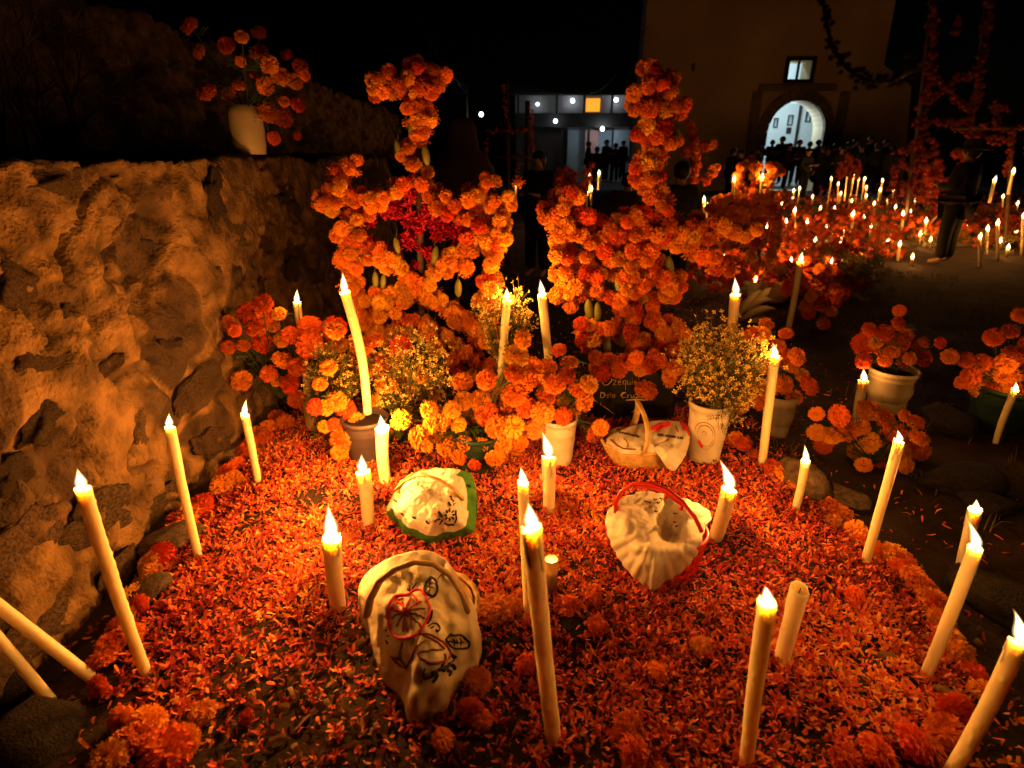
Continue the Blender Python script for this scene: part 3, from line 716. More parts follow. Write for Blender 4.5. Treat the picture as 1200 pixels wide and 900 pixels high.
POWER = {(623, 618): 2.4, (899, 705): 2.0, (1194, 752): 2.0, (97, 572): 1.5, (199, 500): 2.0, (287, 486): 3.0, (348, 354): 3.0, (1143, 642): 3.0, (1054, 517): 3.2, (1012, 446): 2.0, (389, 630): 12.5, (425, 553): 25.0, (448, 502): 23.0, (643, 535): 10.0, (613, 565): 3.5, (855, 573): 9.5, (1190, 457): 1.8, (1143, 597): 2.5, (404, 342): 6.5, (594, 352): 7.0, (635, 345): 7.0}
CAND = [
    ('tall candle burned with a rough drip edge leaning at the wall foot, leftmost lit candle', (97, 572), (172, 791), 21, (91, 547)),
    ('slim leaning candle between the tall drippy one at the wall and the thin chipped one', (199, 500), (233, 653), 14, (198, 483)),
    ('thin lit candle with a chipped top in front of the low bouquet at the wall', (287, 486), (303, 567), 11, (288, 467)),
    ('slender candle with its flame above the marigold bouquet by the wall', (348, 354), (362, 492), 10, (348, 338)),
    ('straight thick candle in front of the mauve pot', (448, 502), (453, 566), 17, (446, 484)),
    ('short thick candle just left of the green-bordered cloth', (425, 553), (431, 616), 18, (424, 530)),
    ('short fat candle upright on the petals just behind the embroidered cloth', (389, 630), (397, 712), 24, (383, 591)),
    ('thin candle standing among the marigolds at the foot of the left cross', (594, 352), (580, 505), 10, (594, 336)),
    ('thin candle leaning left between the two marigold crosses', (635, 345), (652, 500), 11, (633, 327)),
    ('medium candle upright in front of the white bucket between the crosses', (643, 535), (643, 598), 17, (635, 503)),
    ('slim candle half hidden behind the tall front candle in the middle', (613, 565), (619, 722), 13, (610, 547)),
    ('tallest candle front and centre on the petals with a rough drip edge', (623, 618), (649, 868), 24, (619, 587)),
    ('short leaning candle right of the red basket', (855, 573), (838, 630), 21, (844, 537)),
    ('slim tall candle before the grey tin right of the yellow bouquet', (908, 417), (893, 545), 13, (906, 401)),
    ('short thin leaning candle beside the rounded brown rock', (944, 540), (931, 598), 12, (944, 521)),
    ('long leaning candle standing in front of the low marigold clump at the right', (1054, 517), (1013, 661), 15, (1052, 503)),
    ('half-hidden candle behind the thick drippy slanted one', (1143, 597), (1126, 665), 20, (1144, 584)),
    ('thick slanted candle coated with drips near the right edge', (1143, 642), (1084, 793), 22, (1136, 609)),
    ('rough candle upright in the right foreground beside the unlit stub', (899, 705), (875, 893), 24, (896, 684)),
    ('thick slanted candle cut by the lower right corner', (1194, 752), (1108, 915), 30, (1188, 711)),
    ('thin slanted candle in front of the dark green pot at the right', (1190, 457), (1167, 519), 11, (1191, 447)),
]
for i, (lab, top, base, w, fl) in enumerate(CAND):
    candle(lab, top, base, w, fl, lean=.03 if i % 2 else -.03, group='candles burning around the grave', bury=.03, rough={97: .4, 623: 3.4, 1143: .3 if w > 21 else 0, 1194: 3.2, 899: 3.3}.get(top[0], 0))
candle('unlit thick candle stub leaning right in the foreground', (938, 690), (916, 775), 26, None, bury=.03, group='unlit candles on the grave')
candle('candle with a ragged flared top standing in the yellow blossom bouquet', (862, 345), (845, 480), 13, (862, 324), group='candles burning around the grave', ragged=True)
candle('long thin candle on the dark slope right of the fruit pile', (938, 307), (923, 388), 9, (940, 294), group='candles burning around the grave')
candle('short thick candle in front of the cream bucket of marigolds', (1012, 446), (1004, 492), 14, (1012, 431), group='candles burning around the grave')
PURP = gnd(432, 535)
candle('tall curved candle rising from the mauve pot at the left cross', (404, 342), (430, 480), 13, (401, 318), group='candles burning around the grave', Ybase=PURP.y, mid=lambda a, b: Vector((.02, 0, 0)))
def laid(label, pts, w, Y0, z0, Y1, z1):
    A = gnd(*pts[1]); root = thing('candle', label, 'candle', A, 'unlit candles on the grave')
    b = Vector((A.x, A.y, A.z + .015)); t = at(pts[0][0], pts[0][1], A.y - .02); r = w * pxm(b) / 2 * .46
    n = 18; pp = [b.lerp(t, k / 20) for k in range(21)]; mb = MB(); mb.tube([pp[0] - (pp[1] - pp[0]) * .1] + pp, [r * .75, r * .98] + [r * (1 + .015 * math.sin(k * 2.1)) for k in range(20)], n); mb.build('wax', M['wax'], root)
laid('unlit thick candle leaning against the wall, upper of the pair at the left edge', ((-25, 692), (108, 798)), 28, 0, 0, 0, 0)
laid('unlit thick candle leaning against the wall, lower of the pair at the left edge', ((-25, 722), (62, 826)), 26, 0, 0, 0, 0)
# votive in a glass
B = gnd(645, 692); s = pxm(B); v = thing('votive_glass', 'small votive candle burning in a clear tumbler behind the tall front candle', 'votive', B, None)
hv = 46 * s; MB().lathe([(.001, 0), (7.5 * s, 0), (8.5 * s, hv), (7.7 * s, hv), (6.8 * s, 3 * s), (.001, 3 * s)], B, 20).build('glass', M['glass'], v)
MB().lathe([(.001, 3.2 * s), (6.6 * s, 3.2 * s), (7.2 * s, hv * .62), (.001, hv * .6)], B, 20).build('wax', M['wax'], v)
fo = flame_mesh(.022, .006, Vector((0, 0, 0))).build('flame', M['flame'], None); fo.location = (0, 0, hv * .66); fo.parent = v
light('flame_light', B + Vector((0, 0, hv * .85)), P_NEAR * .5, FLAME_RGB, .006, v)

# far candles burning on the graves behind (flame pixels)
FAR = [(930, 225, 6), (937, 222, 6), (929, 233, 6), (931, 249, 34), (974, 211, 14), (982, 217, 24), (993, 208, 14), (1000, 209, 10), (1006, 212, 10), (1013, 211, 12), (1015, 221, 6), (1034, 213, 10),
       (1031, 224, 5), (1047, 225, 5), (1040, 236, 14), (998, 237, 6), (999, 253, 32), (1012, 257, 6), (1049, 244, 6), (1058, 253, 26), (1066, 250, 6), (1085, 261, 24), (1111, 261, 24), (1090, 283, 5), (1090, 225, 6),
       (988, 276, 6), (985, 284, 6), (1009, 296, 8), (1040, 285, 6), (1054, 288, 14), (1069, 303, 5), (974, 308, 16), (942, 297, 8), (927, 307, 16), (909, 286, 8), (908, 297, 16), (870, 316, 16), (885, 330, 14),
       (854, 320, 8), (848, 300, 8), (1165, 213, 8), (1175, 232, 18), (1148, 279, 30), (1157, 270, 24), (1169, 263, 38), (1181, 292, 5), (1199, 255, 40), (1190, 273, 5), (693, 223, 6), (688, 227, 6), (702, 205, 8), (691, 208, 8), (595, 218, 6), (605, 218, 6), (828, 244, 6), (825, 236, 6), (835, 274, 6), (1187, 203, 8), (893, 210, 14), (860, 212, 10), (952, 232, 8), (961, 246, 10), (946, 262, 12), (967, 270, 8), (921, 262, 14), (916, 240, 8), (978, 246, 8), (1024, 240, 8), (1020, 268, 10), (1034, 270, 6), (1072, 236, 6), (1078, 276, 8), (955, 284, 10), (938, 276, 8), (1125, 248, 6), (1132, 270, 8), (898, 268, 10), (1192, 240, 12), (1172, 284, 6), (1015, 231, 6), (985, 228, 6)]
for x, y, L in FAR:
    if x in (893, 860): Yb = 6.2
    elif x in (828, 825, 835): Yb = 6.6
    elif x in (693, 688, 702, 691, 595, 605): Yb = 12.5
    elif y < 215 and x > 1100: Yb = 9.0
    else: Yb = gnd(x, max(y + L + 4, 236)).y
    Yb = min(Yb, 17)
    B = at(x - .05 * L * random.uniform(-1, 2), y + L, Yb)
    g = gz(B.x, B.y); s = pxm(B); bury = max(.0, .02)
    Bb = Vector((B.x, B.y, g)); T = at(x, y, Yb)
    if Yb in (6.2, 6.6) or T.z - g < .05: Bb.z = max(g, T.z - .14)
    elif Yb in (12.5, 9.0): Bb.z = max(g, T.z - .3)
    root = thing('candle', 'small lit candle among the distant flower-covered graves', 'candle', Bb, 'candles burning on the distant graves')
    r = max(.012, min(.02, 1.8 * s)) ; axd = (T - Bb)
    MB().tube([Bb, Bb + axd * .5, T], r, 8).build('wax', M['wax'], root)
    h = max(.05, min(.11, 7.2 * s)); fo = flame_mesh(h, h * .26, Vector((random.uniform(-.15, .15), 0, 0))).build('flame', M['flame'], None); fo.location = T - Bb; fo.parent = root
    light('flame_light', T + Vector((0, 0, h * .5)), P_FAR * (1.0 if Yb > 5 else .5), FLAME_RGB, .012, root)

# ================================================================== marigold crosses
YC = 2.88
LV, LF, LM = LOWM
def low_heads(mb, p, r):
    q = rq((0, -.6, .6), .6); n0 = len(mb.v); mb.v.extend([tuple(Vector(p) + (q @ v) * r) for v in LV]); mb.f.extend([tuple(i + n0 for i in f) for f in LF]); mb.mi.extend([0] * len(LF))
def cross(label, lines, reds, wood, group, step=7.0, rpx=13.5, Y=YC, wts=(6, 4, 1, 3), cap=298, layers=((.05, 0), (-.05, 1), (0., .5), (.02, .3)), name='marigold_cross', jit=4.8):
    b = gnd(*wood[0][0]); root = thing(name, label, 'flower cross', (b.x, Y, gz(b.x, Y)), group)
    for (a, c) in wood:
        p, q = at(*a, Y + .02), at(*c, Y + .02); p.z = max(p.z, gz(p.x, p.y) - .05); MB().tube([p, q], .018, 8).build('pole', M['wood'], root)
    pts = []
    for ln in lines:
        w = ln[0]; sc = w / 13.5
        for (x, y) in polyline(ln[1], step * sc):
            for dy, ph in layers: pts.append((x + random.gauss(0, jit * sc), y + random.gauss(0, jit * sc), Y + (ln[2] if len(ln) > 2 else 0) + dy * sc + random.gauss(0, .015), w))
    random.shuffle(pts); keep = []
    for x, y, yy, w in pts:               # thin out: no two heads closer than about a radius
        p = at(x, y, yy)
        if all((p - k[0]).length > .040 * (w / 13.5) for k in keep): keep.append((p, w))
    keep.sort(key=lambda k: k[0].y); rest = keep[cap:]; keep = keep[:cap]
    if rest:
        mb = MB()
        for p, w in rest: low_heads(mb, p, w * .76 * pxm(p))
        mb.build('marigold_backing', M['mari'][1], root, smooth=False, kind='stuff')
    for p, w in keep:
        mari(p, w * .70 * pxm(p), root, d=(random.gauss(0, .5), -.9, .35), weights=wts, spread=.45, sq=1.05)
    for (x, y, n, sp) in reds:            # clusters of magenta blossom
        for _ in range(n):
            p = at(x + random.gauss(0, sp), y + random.gauss(0, sp * .8), Y + .02 + random.gauss(0, .02))
            mb_red = CELM[random.randrange(3)]; inst('magenta_blossom', mb_red, p, rq((random.gauss(0, .4), -1, .2), .4), random.uniform(.024, .038), root)
    return root
def cel_mesh(seed):
    rnd = random.Random(seed); mb = MB()
    for i in range(26):
        d = Vector((rnd.gauss(0, 1), rnd.gauss(0, 1), rnd.gauss(.5, 1))).normalized(); w = d.orthogonal().normalized(); w.rotate(Quaternion(d, rnd.uniform(0, 6)))
        e = d * rnd.uniform(.7, 1.3); n_ = d.cross(w)
        mb.add([d * .1, d * .5 - w * .2 + n_ * .08, d * .5 + w * .2 + n_ * .08, e], [(0, 2, 1), (1, 2, 3)])
    me = bpy.data.meshes.new('magenta_blossom'); me.from_pydata(mb.v, [], mb.f); me.materials.append(M['cel']); return me
CELM = [cel_mesh(s) for s in range(3)]
G = 'flower crosses standing at the head of the grave'
cross('tall cross of orange marigolds with magenta blossoms at its heart, nearest the stone wall', [
    (14, [(440, 95), (460, 96), (480, 100), (505, 98), (520, 94)]), (12, [(487, 66), (492, 82), (484, 98)]), (12.5, [(487, 108), (490, 135), (495, 160)]), (11, [(484, 165), (478, 180), (490, 195)]), (12, [(498, 140), (500, 160)]),
    (12.5, [(487, 195), (495, 212), (500, 225)]), (13, [(500, 225), (520, 240), (545, 256)]), (12.5, [(482, 210), (468, 218), (450, 228), (430, 246), (408, 256)]),
    (12, [(374, 236), (392, 226), (398, 206)]), (11, [(402, 200), (415, 196), (418, 192)]), (12, [(392, 212), (408, 224), (420, 226)]), (11, [(412, 232), (432, 228)]),
    (13.5, [(406, 260), (404, 282), (408, 300), (412, 320), (414, 345)]), (12.5, [(408, 295), (425, 298), (440, 296)]), (13.5, [(440, 296), (458, 304), (470, 318), (478, 330), (500, 334)]), (13, [(462, 345), (485, 340), (500, 350), (520, 358), (540, 372), (560, 388), (575, 405)]),
    (13, [(478, 350), (465, 348)]), (13, [(500, 330), (515, 316), (530, 300), (548, 290), (560, 278)]), (13, [(545, 232), (560, 234), (573, 238)]), (11, [(570, 212), (585, 210)]), (12.5, [(575, 245), (592, 235), (602, 228)]),
    (13.5, [(560, 275), (572, 265), (590, 262)]), (13.5, [(585, 250), (588, 275), (578, 300), (572, 322), (572, 345), (575, 372)]), (12.5, [(540, 310), (525, 300), (548, 315)]),
    (13, [(418, 350), (420, 370), (432, 378), (445, 370), (462, 362)]), (12, [(430, 382), (455, 388), (480, 392), (500, 378)]), (12.5, [(505, 402), (525, 404), (545, 415), (560, 420)]), (13, [(560, 395), (580, 400), (590, 392)]), (12.5, [(415, 400), (425, 420), (430, 440)]), (13, [(470, 370), (495, 385), (515, 395), (535, 408)]),
    (13, [(535, 430), (560, 440), (575, 425)]), (12, [(444, 102), (470, 106)]), (12, [(500, 90), (516, 100)]), (12, [(482, 118), (486, 145)]), (12, [(498, 122), (502, 150)]), (12, [(382, 242), (404, 236)]), (13, [(414, 275), (402, 300), (416, 330)]), (13, [(568, 290), (588, 285)]), (13, [(425, 358), (450, 350)])],
    [(462, 245, 16, 9), (482, 226, 9, 5), (485, 260, 18, 9), (480, 285, 14, 7), (430, 255, 9, 6), (520, 270, 14, 8), (540, 276, 8, 6), (495, 300, 8, 6), (430, 285, 7, 5), (500, 248, 7, 5)],
    [((497, 520), (490, 75)), ((440, 97), (524, 97))], G)
cross('tall cross of deep orange marigolds over the black name plaque', [
    (14, [(745, 118), (756, 124), (768, 122)]), (14, [(760, 84), (772, 100), (785, 84)]), (13, [(772, 105), (785, 112)]), (14, [(785, 122), (800, 126), (804, 122)]), (14, [(762, 135), (778, 132)]), (14.5, [(760, 150), (766, 165)]), (15, [(765, 180), (762, 195)]), (14.5, [(760, 208), (765, 222), (770, 232)]),
    (13, [(662, 222), (672, 232), (668, 245)]), (13, [(645, 252), (658, 265)]), (13.5, [(655, 270), (675, 275), (690, 268)]), (14, [(700, 272), (715, 268), (740, 268), (765, 262)]), (14, [(738, 252), (760, 245), (780, 252)]), (14, [(780, 238), (765, 240)]),
    (14, [(700, 285), (720, 300), (740, 310)]), (14, [(755, 285), (780, 275), (800, 268), (815, 272)]), (14, [(815, 262), (835, 262), (860, 270), (880, 268)]), (14, [(800, 290), (822, 295), (840, 300), (845, 318)]),
    (14, [(658, 280), (658, 300), (660, 322)]), (14, [(672, 300), (690, 316), (705, 324)]), (14, [(685, 330), (700, 340), (715, 346)]), (13, [(655, 330), (668, 350)]), (14, [(660, 345), (680, 342)]), (14, [(745, 290), (748, 315), (750, 338)]), (14, [(765, 300), (770, 318), (775, 335)]), (14, [(730, 322), (750, 345), (755, 355)]),
    (14, [(790, 328), (798, 342), (775, 345)]), (14, [(745, 360), (742, 378), (745, 400)]), (14, [(762, 375), (775, 390), (790, 395)]), (14, [(725, 360), (735, 370)]), (14, [(695, 395), (712, 385), (730, 378)]), (14, [(690, 380), (685, 395), (700, 405)]), (13, [(795, 385), (800, 395)]), (14, [(740, 405), (752, 400)]), (14, [(775, 405), (790, 402)]),
    (14, [(702, 430), (725, 427), (745, 424), (765, 424), (785, 428)], -.17), (13.5, [(784, 440), (796, 444)], -.17), (14, [(690, 255), (700, 262)]), (14, [(820, 280), (830, 285)]), (14, [(755, 150), (757, 180), (756, 210)]), (14, [(772, 145), (774, 175), (772, 205)]), (14, [(665, 262), (700, 283), (735, 285)]), (14, [(662, 310), (685, 302)]), (14, [(770, 262), (800, 280)])],
    [], [((750, 505), (772, 85)), ((740, 122), (806, 122)), ((650, 268), (872, 268))], G, wts=(4, 5, 3, 1))
# hanging green fruit on the crosses
FRUIT = MB().lathe([(.002, 1), (.16, .93), (.3, .7), (.42, .35), (.46, -.1), (.40, -.55), (.22, -.88), (.002, -.98)], (0, 0, 0), 12)
fme = bpy.data.meshes.new('fruit'); fme.from_pydata(FRUIT.v, [], FRUIT.f); fme.materials.append(M['fruit']); fme.polygons.foreach_set('use_smooth', [True] * len(FRUIT.f))
def fruit(px, py, h, lab, Y=YC):
    p = at(px, py, Y - .03); s = pxm(p) * h / 2; o = thing('hanging_fruit', lab, 'fruit', p, 'green fruit hanging on the flower crosses')
    inst('flesh', fme, p, Quaternion((0, 1, 0), random.uniform(-.2, .2)), (s * .85, s * .85, s), o)
    MB().tube([p + Vector((0, 0, s * .95)), p + Vector((.004, .01, s * 1.9))], .002, 5).build('stalk', M['leaf2'], o)
for px, py, h in [(499, 182, 24), (482, 150, 20), (465, 288, 20), (510, 300, 24), (537, 338, 22), (440, 328, 20), (449, 330, 18), (510, 388, 20), (467, 175, 22), (502, 385, 22)]: fruit(px, py, h, 'oblong green fruit hanging in the cross nearest the wall')
for px, py, h in [(725, 332, 26), (784, 315, 30), (792, 162, 26), (730, 395, 26), (690, 362, 26), (700, 366, 24), (783, 165, 20), (712, 408, 24)]: fruit(px, py, h, 'oblong green fruit hanging in the cross over the black plaque')

# ================================================================== bouquets and pots
def leaves(mb, p, d, L, rnd, mi=0):
    """a feathery marigold leaf: thin rachis with paired leaflets"""
    d = d.normalized(); w = d.orthogonal().normalized(); w.rotate(Quaternion(d, rnd.uniform(0, 6)))
    for k in range(1, 6):
        c = p + d * L * k / 5 + Vector((0, 0, -L * .3 * (k / 5) ** 2))
        for sgn in (-1, 1):
            e = c + (w * sgn + d * .7).normalized() * L * .34; q = d * L * .05
            mb.add([c, (c + e) / 2 + q, e, (c + e) / 2 - q], [(0, 1, 2, 3)], mi)
def bouquet(label, mouth, heads, Y, ysp=.08, leafn=60, wts=(5, 4, 2, 1), group='bouquets of marigolds in pots', name='marigold_bouquet', droop=0, cat='bouquet', spray=None):
    mouth = Vector(mouth); root = thing(name, label, cat, mouth, group); rnd = random.Random(int(mouth.x * 1000)); mb = MB()
    hp = []
    for h in heads:
        x, y, d = (h if len(h) == 3 else (h[0], h[1], 22)); p = at(x, y, Y + rnd.uniform(-ysp, ysp)); hp.append(p)
        mari(p, d * .56 * pxm(p), root, d=((p - mouth).normalized() * .6 + Vector((0, -.7, .3))), weights=wts, spread=.3, sq=.92)
    for p in hp:
        c = (p + mouth) / 2 + Vector((rnd.gauss(0, .02), .03, .03)); st = [mouth.lerp(c, t).lerp(c.lerp(p, t), t) for t in (0, .25, .5, .75, 1)]
        mb.tube(st, .0028, 5, cap=False)
        for _ in range(max(2, leafn // max(1, len(hp)))):
            t = rnd.uniform(.25, .98); q = mouth.lerp(c, t).lerp(c.lerp(p, t), t)
            leaves(mb, q, Vector((rnd.gauss(0, 1), rnd.gauss(0, 1), rnd.gauss(.3, .7))), rnd.uniform(.04, .085), rnd)
    if mb.v: mb.build('foliage', M['leaf'], root, smooth=False, kind='stuff')
    return root
def spray(label, mouth, ell, Y, n, group='bouquets of tiny yellow blossoms', stems=70, bl=.0085):
    """bouquet of tiny blossoms filling an ellipse of pixels (cx,cy,rx,ry)"""
    mouth = Vector(mouth); root = thing('blossom_bouquet', label, 'bouquet', mouth, group); rnd = random.Random(int(mouth.x * 900 + 5)); a = MB(); b = MB()
    tips = []
    for i in range(stems):
        t = rnd.uniform(0, 6.28); k = math.sqrt(rnd.random()); p = at(ell[0] + ell[2] * k * math.cos(t), ell[1] + ell[3] * k * math.sin(t), Y + rnd.uniform(-.1, .1))
        c = mouth.lerp(p, .5) + Vector((0, 0, .03)); st = [mouth.lerp(c, t_).lerp(c.lerp(p, t_), t_) for t_ in (0, .3, .6, 1)]; a.tube(st, .0018, 4, cap=False); tips.append((p, (p - c).normalized()))
        for _ in range(4): leaves(a, mouth.lerp(p, rnd.uniform(.2, .9)), Vector((rnd.gauss(0, 1), rnd.gauss(0, 1), rnd.gauss(.4, .6))), rnd.uniform(.03, .06), rnd)
    for i in range(n):
        p, d = rnd.choice(tips); q = p + Vector((rnd.gauss(0, .034), rnd.gauss(0, .030), rnd.gauss(0, .034)))
        a.tube([p - d * .03, q], .0009, 3, cap=False)
        s = bl * rnd.uniform(.6, 1.2); u = Vector((rnd.gauss(0, 1), rnd.gauss(0, 1), rnd.gauss(0, 1))).normalized(); w = u.orthogonal().normalized(); v_ = u.cross(w)
        for k in range(4):
            an = k * math.pi / 2; e = (w * math.cos(an) + v_ * math.sin(an)); f = (w * math.cos(an + .8) + v_ * math.sin(an + .8)); b.add([q, q + e * s * .8 + u * s * .3, q + (e + f) * .55 * s + u * s * .5, q + f * s * .8 + u * s * .3], [(0, 1, 2, 3)])
    a.build('stalks', M['leaf2'], root, smooth=False, kind='stuff'); b.build('blossoms', M['peric'], root, smooth=False, kind='stuff'); return root
def pot(name, label, base_px, top_y, w_base, w_top, m, cat, rim=True, Y=None, group=None, tilt=0):
    b = gnd(*base_px) if Y is None else at(*base_px, Y); s = pxm(b); t = at(base_px[0], top_y, b.y); h = t.z - b.z
    root = thing(name, label, cat, b, group); r0, r1 = w_base * s / 2, w_top * s / 2
    pr = [(.001, 0), (r0 * .96, 0), (r0, .006)] + [(r0 + (r1 - r0) * k / 6, h * k / 6) for k in range(1, 6)]
    if rim: pr += [(r1 * .985, h * .90), (r1 * 1.03, h * .905), (r1 * 1.045, h * .95), (r1 * 1.045, h)]
    else: pr += [(r1, h)]
    pr += [(r1 * .95, h), (r1 * .93, h * .5), (r0 * .9, .01), (.001, .01)]
    MB().lathe(pr, b, 36).build('shell', m, root)
    MB().lathe([(.001, h * .86), (r1 * .9, h * .86)], b, 20).build('soil_fill', M['soil'], root)
    return root, b, b + Vector((0, 0, h * .9)), h, r1
_, pb, pm_, _, _ = pot('mauve_pot', 'mauve flower pot at the foot of the left cross holding the curved candle', (432, 535), 488, 42, 52, M['purple'], 'pot')
spray('airy bouquet of small pale blossoms left of the mauve pot', (gnd(385, 520).x, gnd(385, 520).y, .2), (392, 440, 34, 34), 2.52, 520, bl=.010)
spray('yellow blossom bouquet standing behind the mauve pot', (gnd(470, 525).x, gnd(470, 525).y + .05, .2), (482, 440, 44, 56), 2.52, 900, stems=100, bl=.011)
spray('small yellow blossoms at the foot of the left cross, beside the thin upright candle', (gnd(600, 500).x, gnd(600, 500).y, .2), (590, 378, 30, 40), 2.74, 420, bl=.011)
bouquet('low bouquet of marigolds against the rubble wall', (gnd(335, 500).x, gnd(335, 500).y, .22), [(290, 367), (308, 356), (309, 370, 24), (327, 368, 16), (300, 385, 24), (308, 402, 24), (267, 377, 14), (275, 387, 16), (267, 407, 15), (320, 382, 15), (342, 393), (363, 383, 26), (363, 405, 28), (332, 422, 22), (348, 430, 20), (315, 438, 20), (325, 446, 14), (340, 450, 22), (348, 468, 22), (283, 446, 20), (392, 385, 24), (390, 402, 28), (330, 398, 16), (285, 405, 14)], 2.72, leafn=150, wts=(4, 4, 3, 0))
j = thing('glass_jar', 'small glass jar at the wall side under the low bouquet', 'jar', gnd(368, 502)); jb = Vector(j.location); js = pxm(jb)
MB().lathe([(.001, 0), (8 * js, 0), (9 * js, 6 * js), (9 * js, 30 * js), (7.5 * js, 36 * js), (6.8 * js, 36 * js), (8.2 * js, 29 * js), (8.2 * js, 4 * js), (.001, 3 * js)], jb, 18).build('glass', M['glass'], j)
bouquet('broad heap of marigolds in a dark pot between the mauve pot and the white bucket', (gnd(562, 546).x, gnd(562, 546).y - .02, .24), [
    (503, 480, 18), (517, 493, 24), (470, 492, 24), (490, 512, 24), (552, 505, 26), (523, 522, 24), (560, 533, 18), (580, 537, 20), (542, 448, 24), (570, 445, 26),
    (603, 438, 22), (605, 417, 26), (613, 398, 22), (543, 470, 20), (563, 470, 24), (583, 467, 26), (603, 462, 26), (597, 480, 26), (583, 500, 26), (537, 497, 20), (590, 520, 24), (612, 503, 24), (627, 503, 22), (633, 483, 24), (617, 477, 24), (640, 463, 24), (510, 506, 22), (530, 480, 22), (555, 485, 22), (570, 485, 24), (620, 445, 22), (640, 485, 22), (545, 520, 18), (505, 498, 20), (600, 500, 24), (548, 530, 20), (565, 522, 22), (576, 530, 18), (538, 536, 18), (594, 534, 20), (604, 524, 20), (556, 545, 16), (640, 440, 22), (610, 520, 20), (575, 460, 22), (500, 522, 18)], 2.27, ysp=.10, leafn=330, wts=(5, 3, 2, 3))
bouquet('marigolds standing among the yellow blossoms behind the mauve pot', (gnd(470, 530).x, gnd(470, 530).y, .15), [(432, 432, 20), (453, 422, 26), (468, 437, 22), (453, 448, 24), (480, 455, 22), (478, 475, 20), (440, 470, 20), (495, 440, 20), (462, 465, 22), (448, 490, 18), (505, 462, 22), (425, 405, 22), (455, 500, 20), (460, 516, 18), (440, 398, 22), (470, 405, 22)], 2.56, leafn=150)
bouquet('few marigolds spilling from the glass jar beside the low bouquet', (gnd(368, 502).x, gnd(368, 502).y, .2), [(393, 387, 24), (400, 515, 26), (392, 498, 18), (370, 477, 18), (382, 477, 20), (375, 450, 16), (395, 470, 20), (385, 430, 18), (405, 480, 20), (380, 500, 16), (408, 512, 20), (418, 494, 20), (412, 528, 18), (398, 530, 18)], 2.36, leafn=80)
pot('dark_pot', 'dark green pot under the broad heap of marigolds', (562, 546), 505, 44, 56, M['dkpot'], 'pot')
_, b_, m_, h_, r_ = pot('white_bucket', 'plain white bucket between the two crosses', (653, 540), 488, 34, 42, M['bucket'], 'bucket')
bouquet('marigolds in the plain white bucket left of the black plaque', m_, [(643, 430, 22), (655, 470, 24), (650, 450, 24), (670, 480, 24), (685, 470, 22), (690, 450, 22), (697, 507, 20), (704, 501, 20), (664, 440, 20), (676, 455, 20), (660, 488, 22), (640, 450, 20), (625, 428, 20), (667, 425, 18), (655, 410, 18)], b_.y - .02, leafn=130, wts=(4, 4, 2, 1))
_, b_, m_, h_, r_ = pot('white_bucket', 'white bucket with a round printed label right of the black plaque', (824, 536), 470, 36, 46, M['bucket'], 'bucket', rim=True)
BUCK2 = (b_, h_, r_)
spray('big bouquet of tiny yellow blossoms in the white bucket with the round label', m_, (848, 425, 52, 46), b_.y + .0, 1350, stems=170, bl=.012)
spray('trailing yellow blossom stems hanging over the side of the labelled bucket', m_ + Vector((.05, -.03, 0)), (852, 490, 14, 40), b_.y - .1, 60, stems=16)
_, b_, m_, h_, r_ = pot('grey_tin', 'small grey tin behind the slim tall candle', (908, 508), 462, 26, 36, M['greypot'], 'tin', rim=False)
bouquet('marigolds in the small grey tin', m_, [(898, 380, 18), (894, 392, 18), (880, 392, 16), (921, 391, 16), (920, 420, 20), (934, 418, 20), (928, 428, 20), (918, 450, 24), (904, 454, 26), (948, 452, 22), (878, 456, 20), (930, 465, 18), (860, 462, 20), (868, 475, 18), (890, 470, 20), (900, 430, 18), (912, 405, 18), (940, 440, 18)], b_.y, leafn=100, wts=(5, 4, 2, 1))
_, b_, m_, h_, r_ = pot('cream_bucket', 'dim cream bucket of marigolds beyond the low clump', (1036, 480), 432, 36, 50, M['bucketd'], 'bucket')
bouquet('marigolds in the dim cream bucket', m_, [(1013, 402, 22), (1019, 386, 15), (1037, 390, 18), (1053, 379, 15), (1052, 402, 24), (1033, 409, 16), (1072, 405, 16), (1055, 422, 20), (1037, 422, 16), (1083, 420, 20), (1083, 401, 14), (1102, 402, 14), (1054, 364, 12), (1012, 423, 15), (1046, 459, 16), (1062, 392, 16), (1026, 402, 16), (1066, 420, 16), (1045, 412, 16)], b_.y, leafn=110, wts=(3, 5, 3, 0))
_, b_, m_, h_, r_ = pot('green_pot', 'dark green pot of marigolds at the right edge', (1168, 498), 452, 54, 66, M['dkpot'], 'pot')
bouquet('dense marigolds in the dark green pot at the right edge', m_, [(1113, 418, 18), (1133, 422, 18), (1158, 430, 24), (1138, 440, 18), (1140, 448, 18), (1160, 453, 20), (1165, 395, 22), (1184, 388, 18), (1197, 370, 20), (1180, 425, 20), (1188, 415, 22), (1173, 443, 18), (1198, 437, 18), (1187, 440, 18), (1197, 463, 16), (1205, 405, 20), (1150, 425, 20), (1172, 455, 18), (1148, 455, 18), (1190, 455, 18), (1205, 430, 18), (1128, 448, 16)], b_.y, leafn=110, wts=(3, 5, 3, 0))
g_ = gnd(1022, 548)
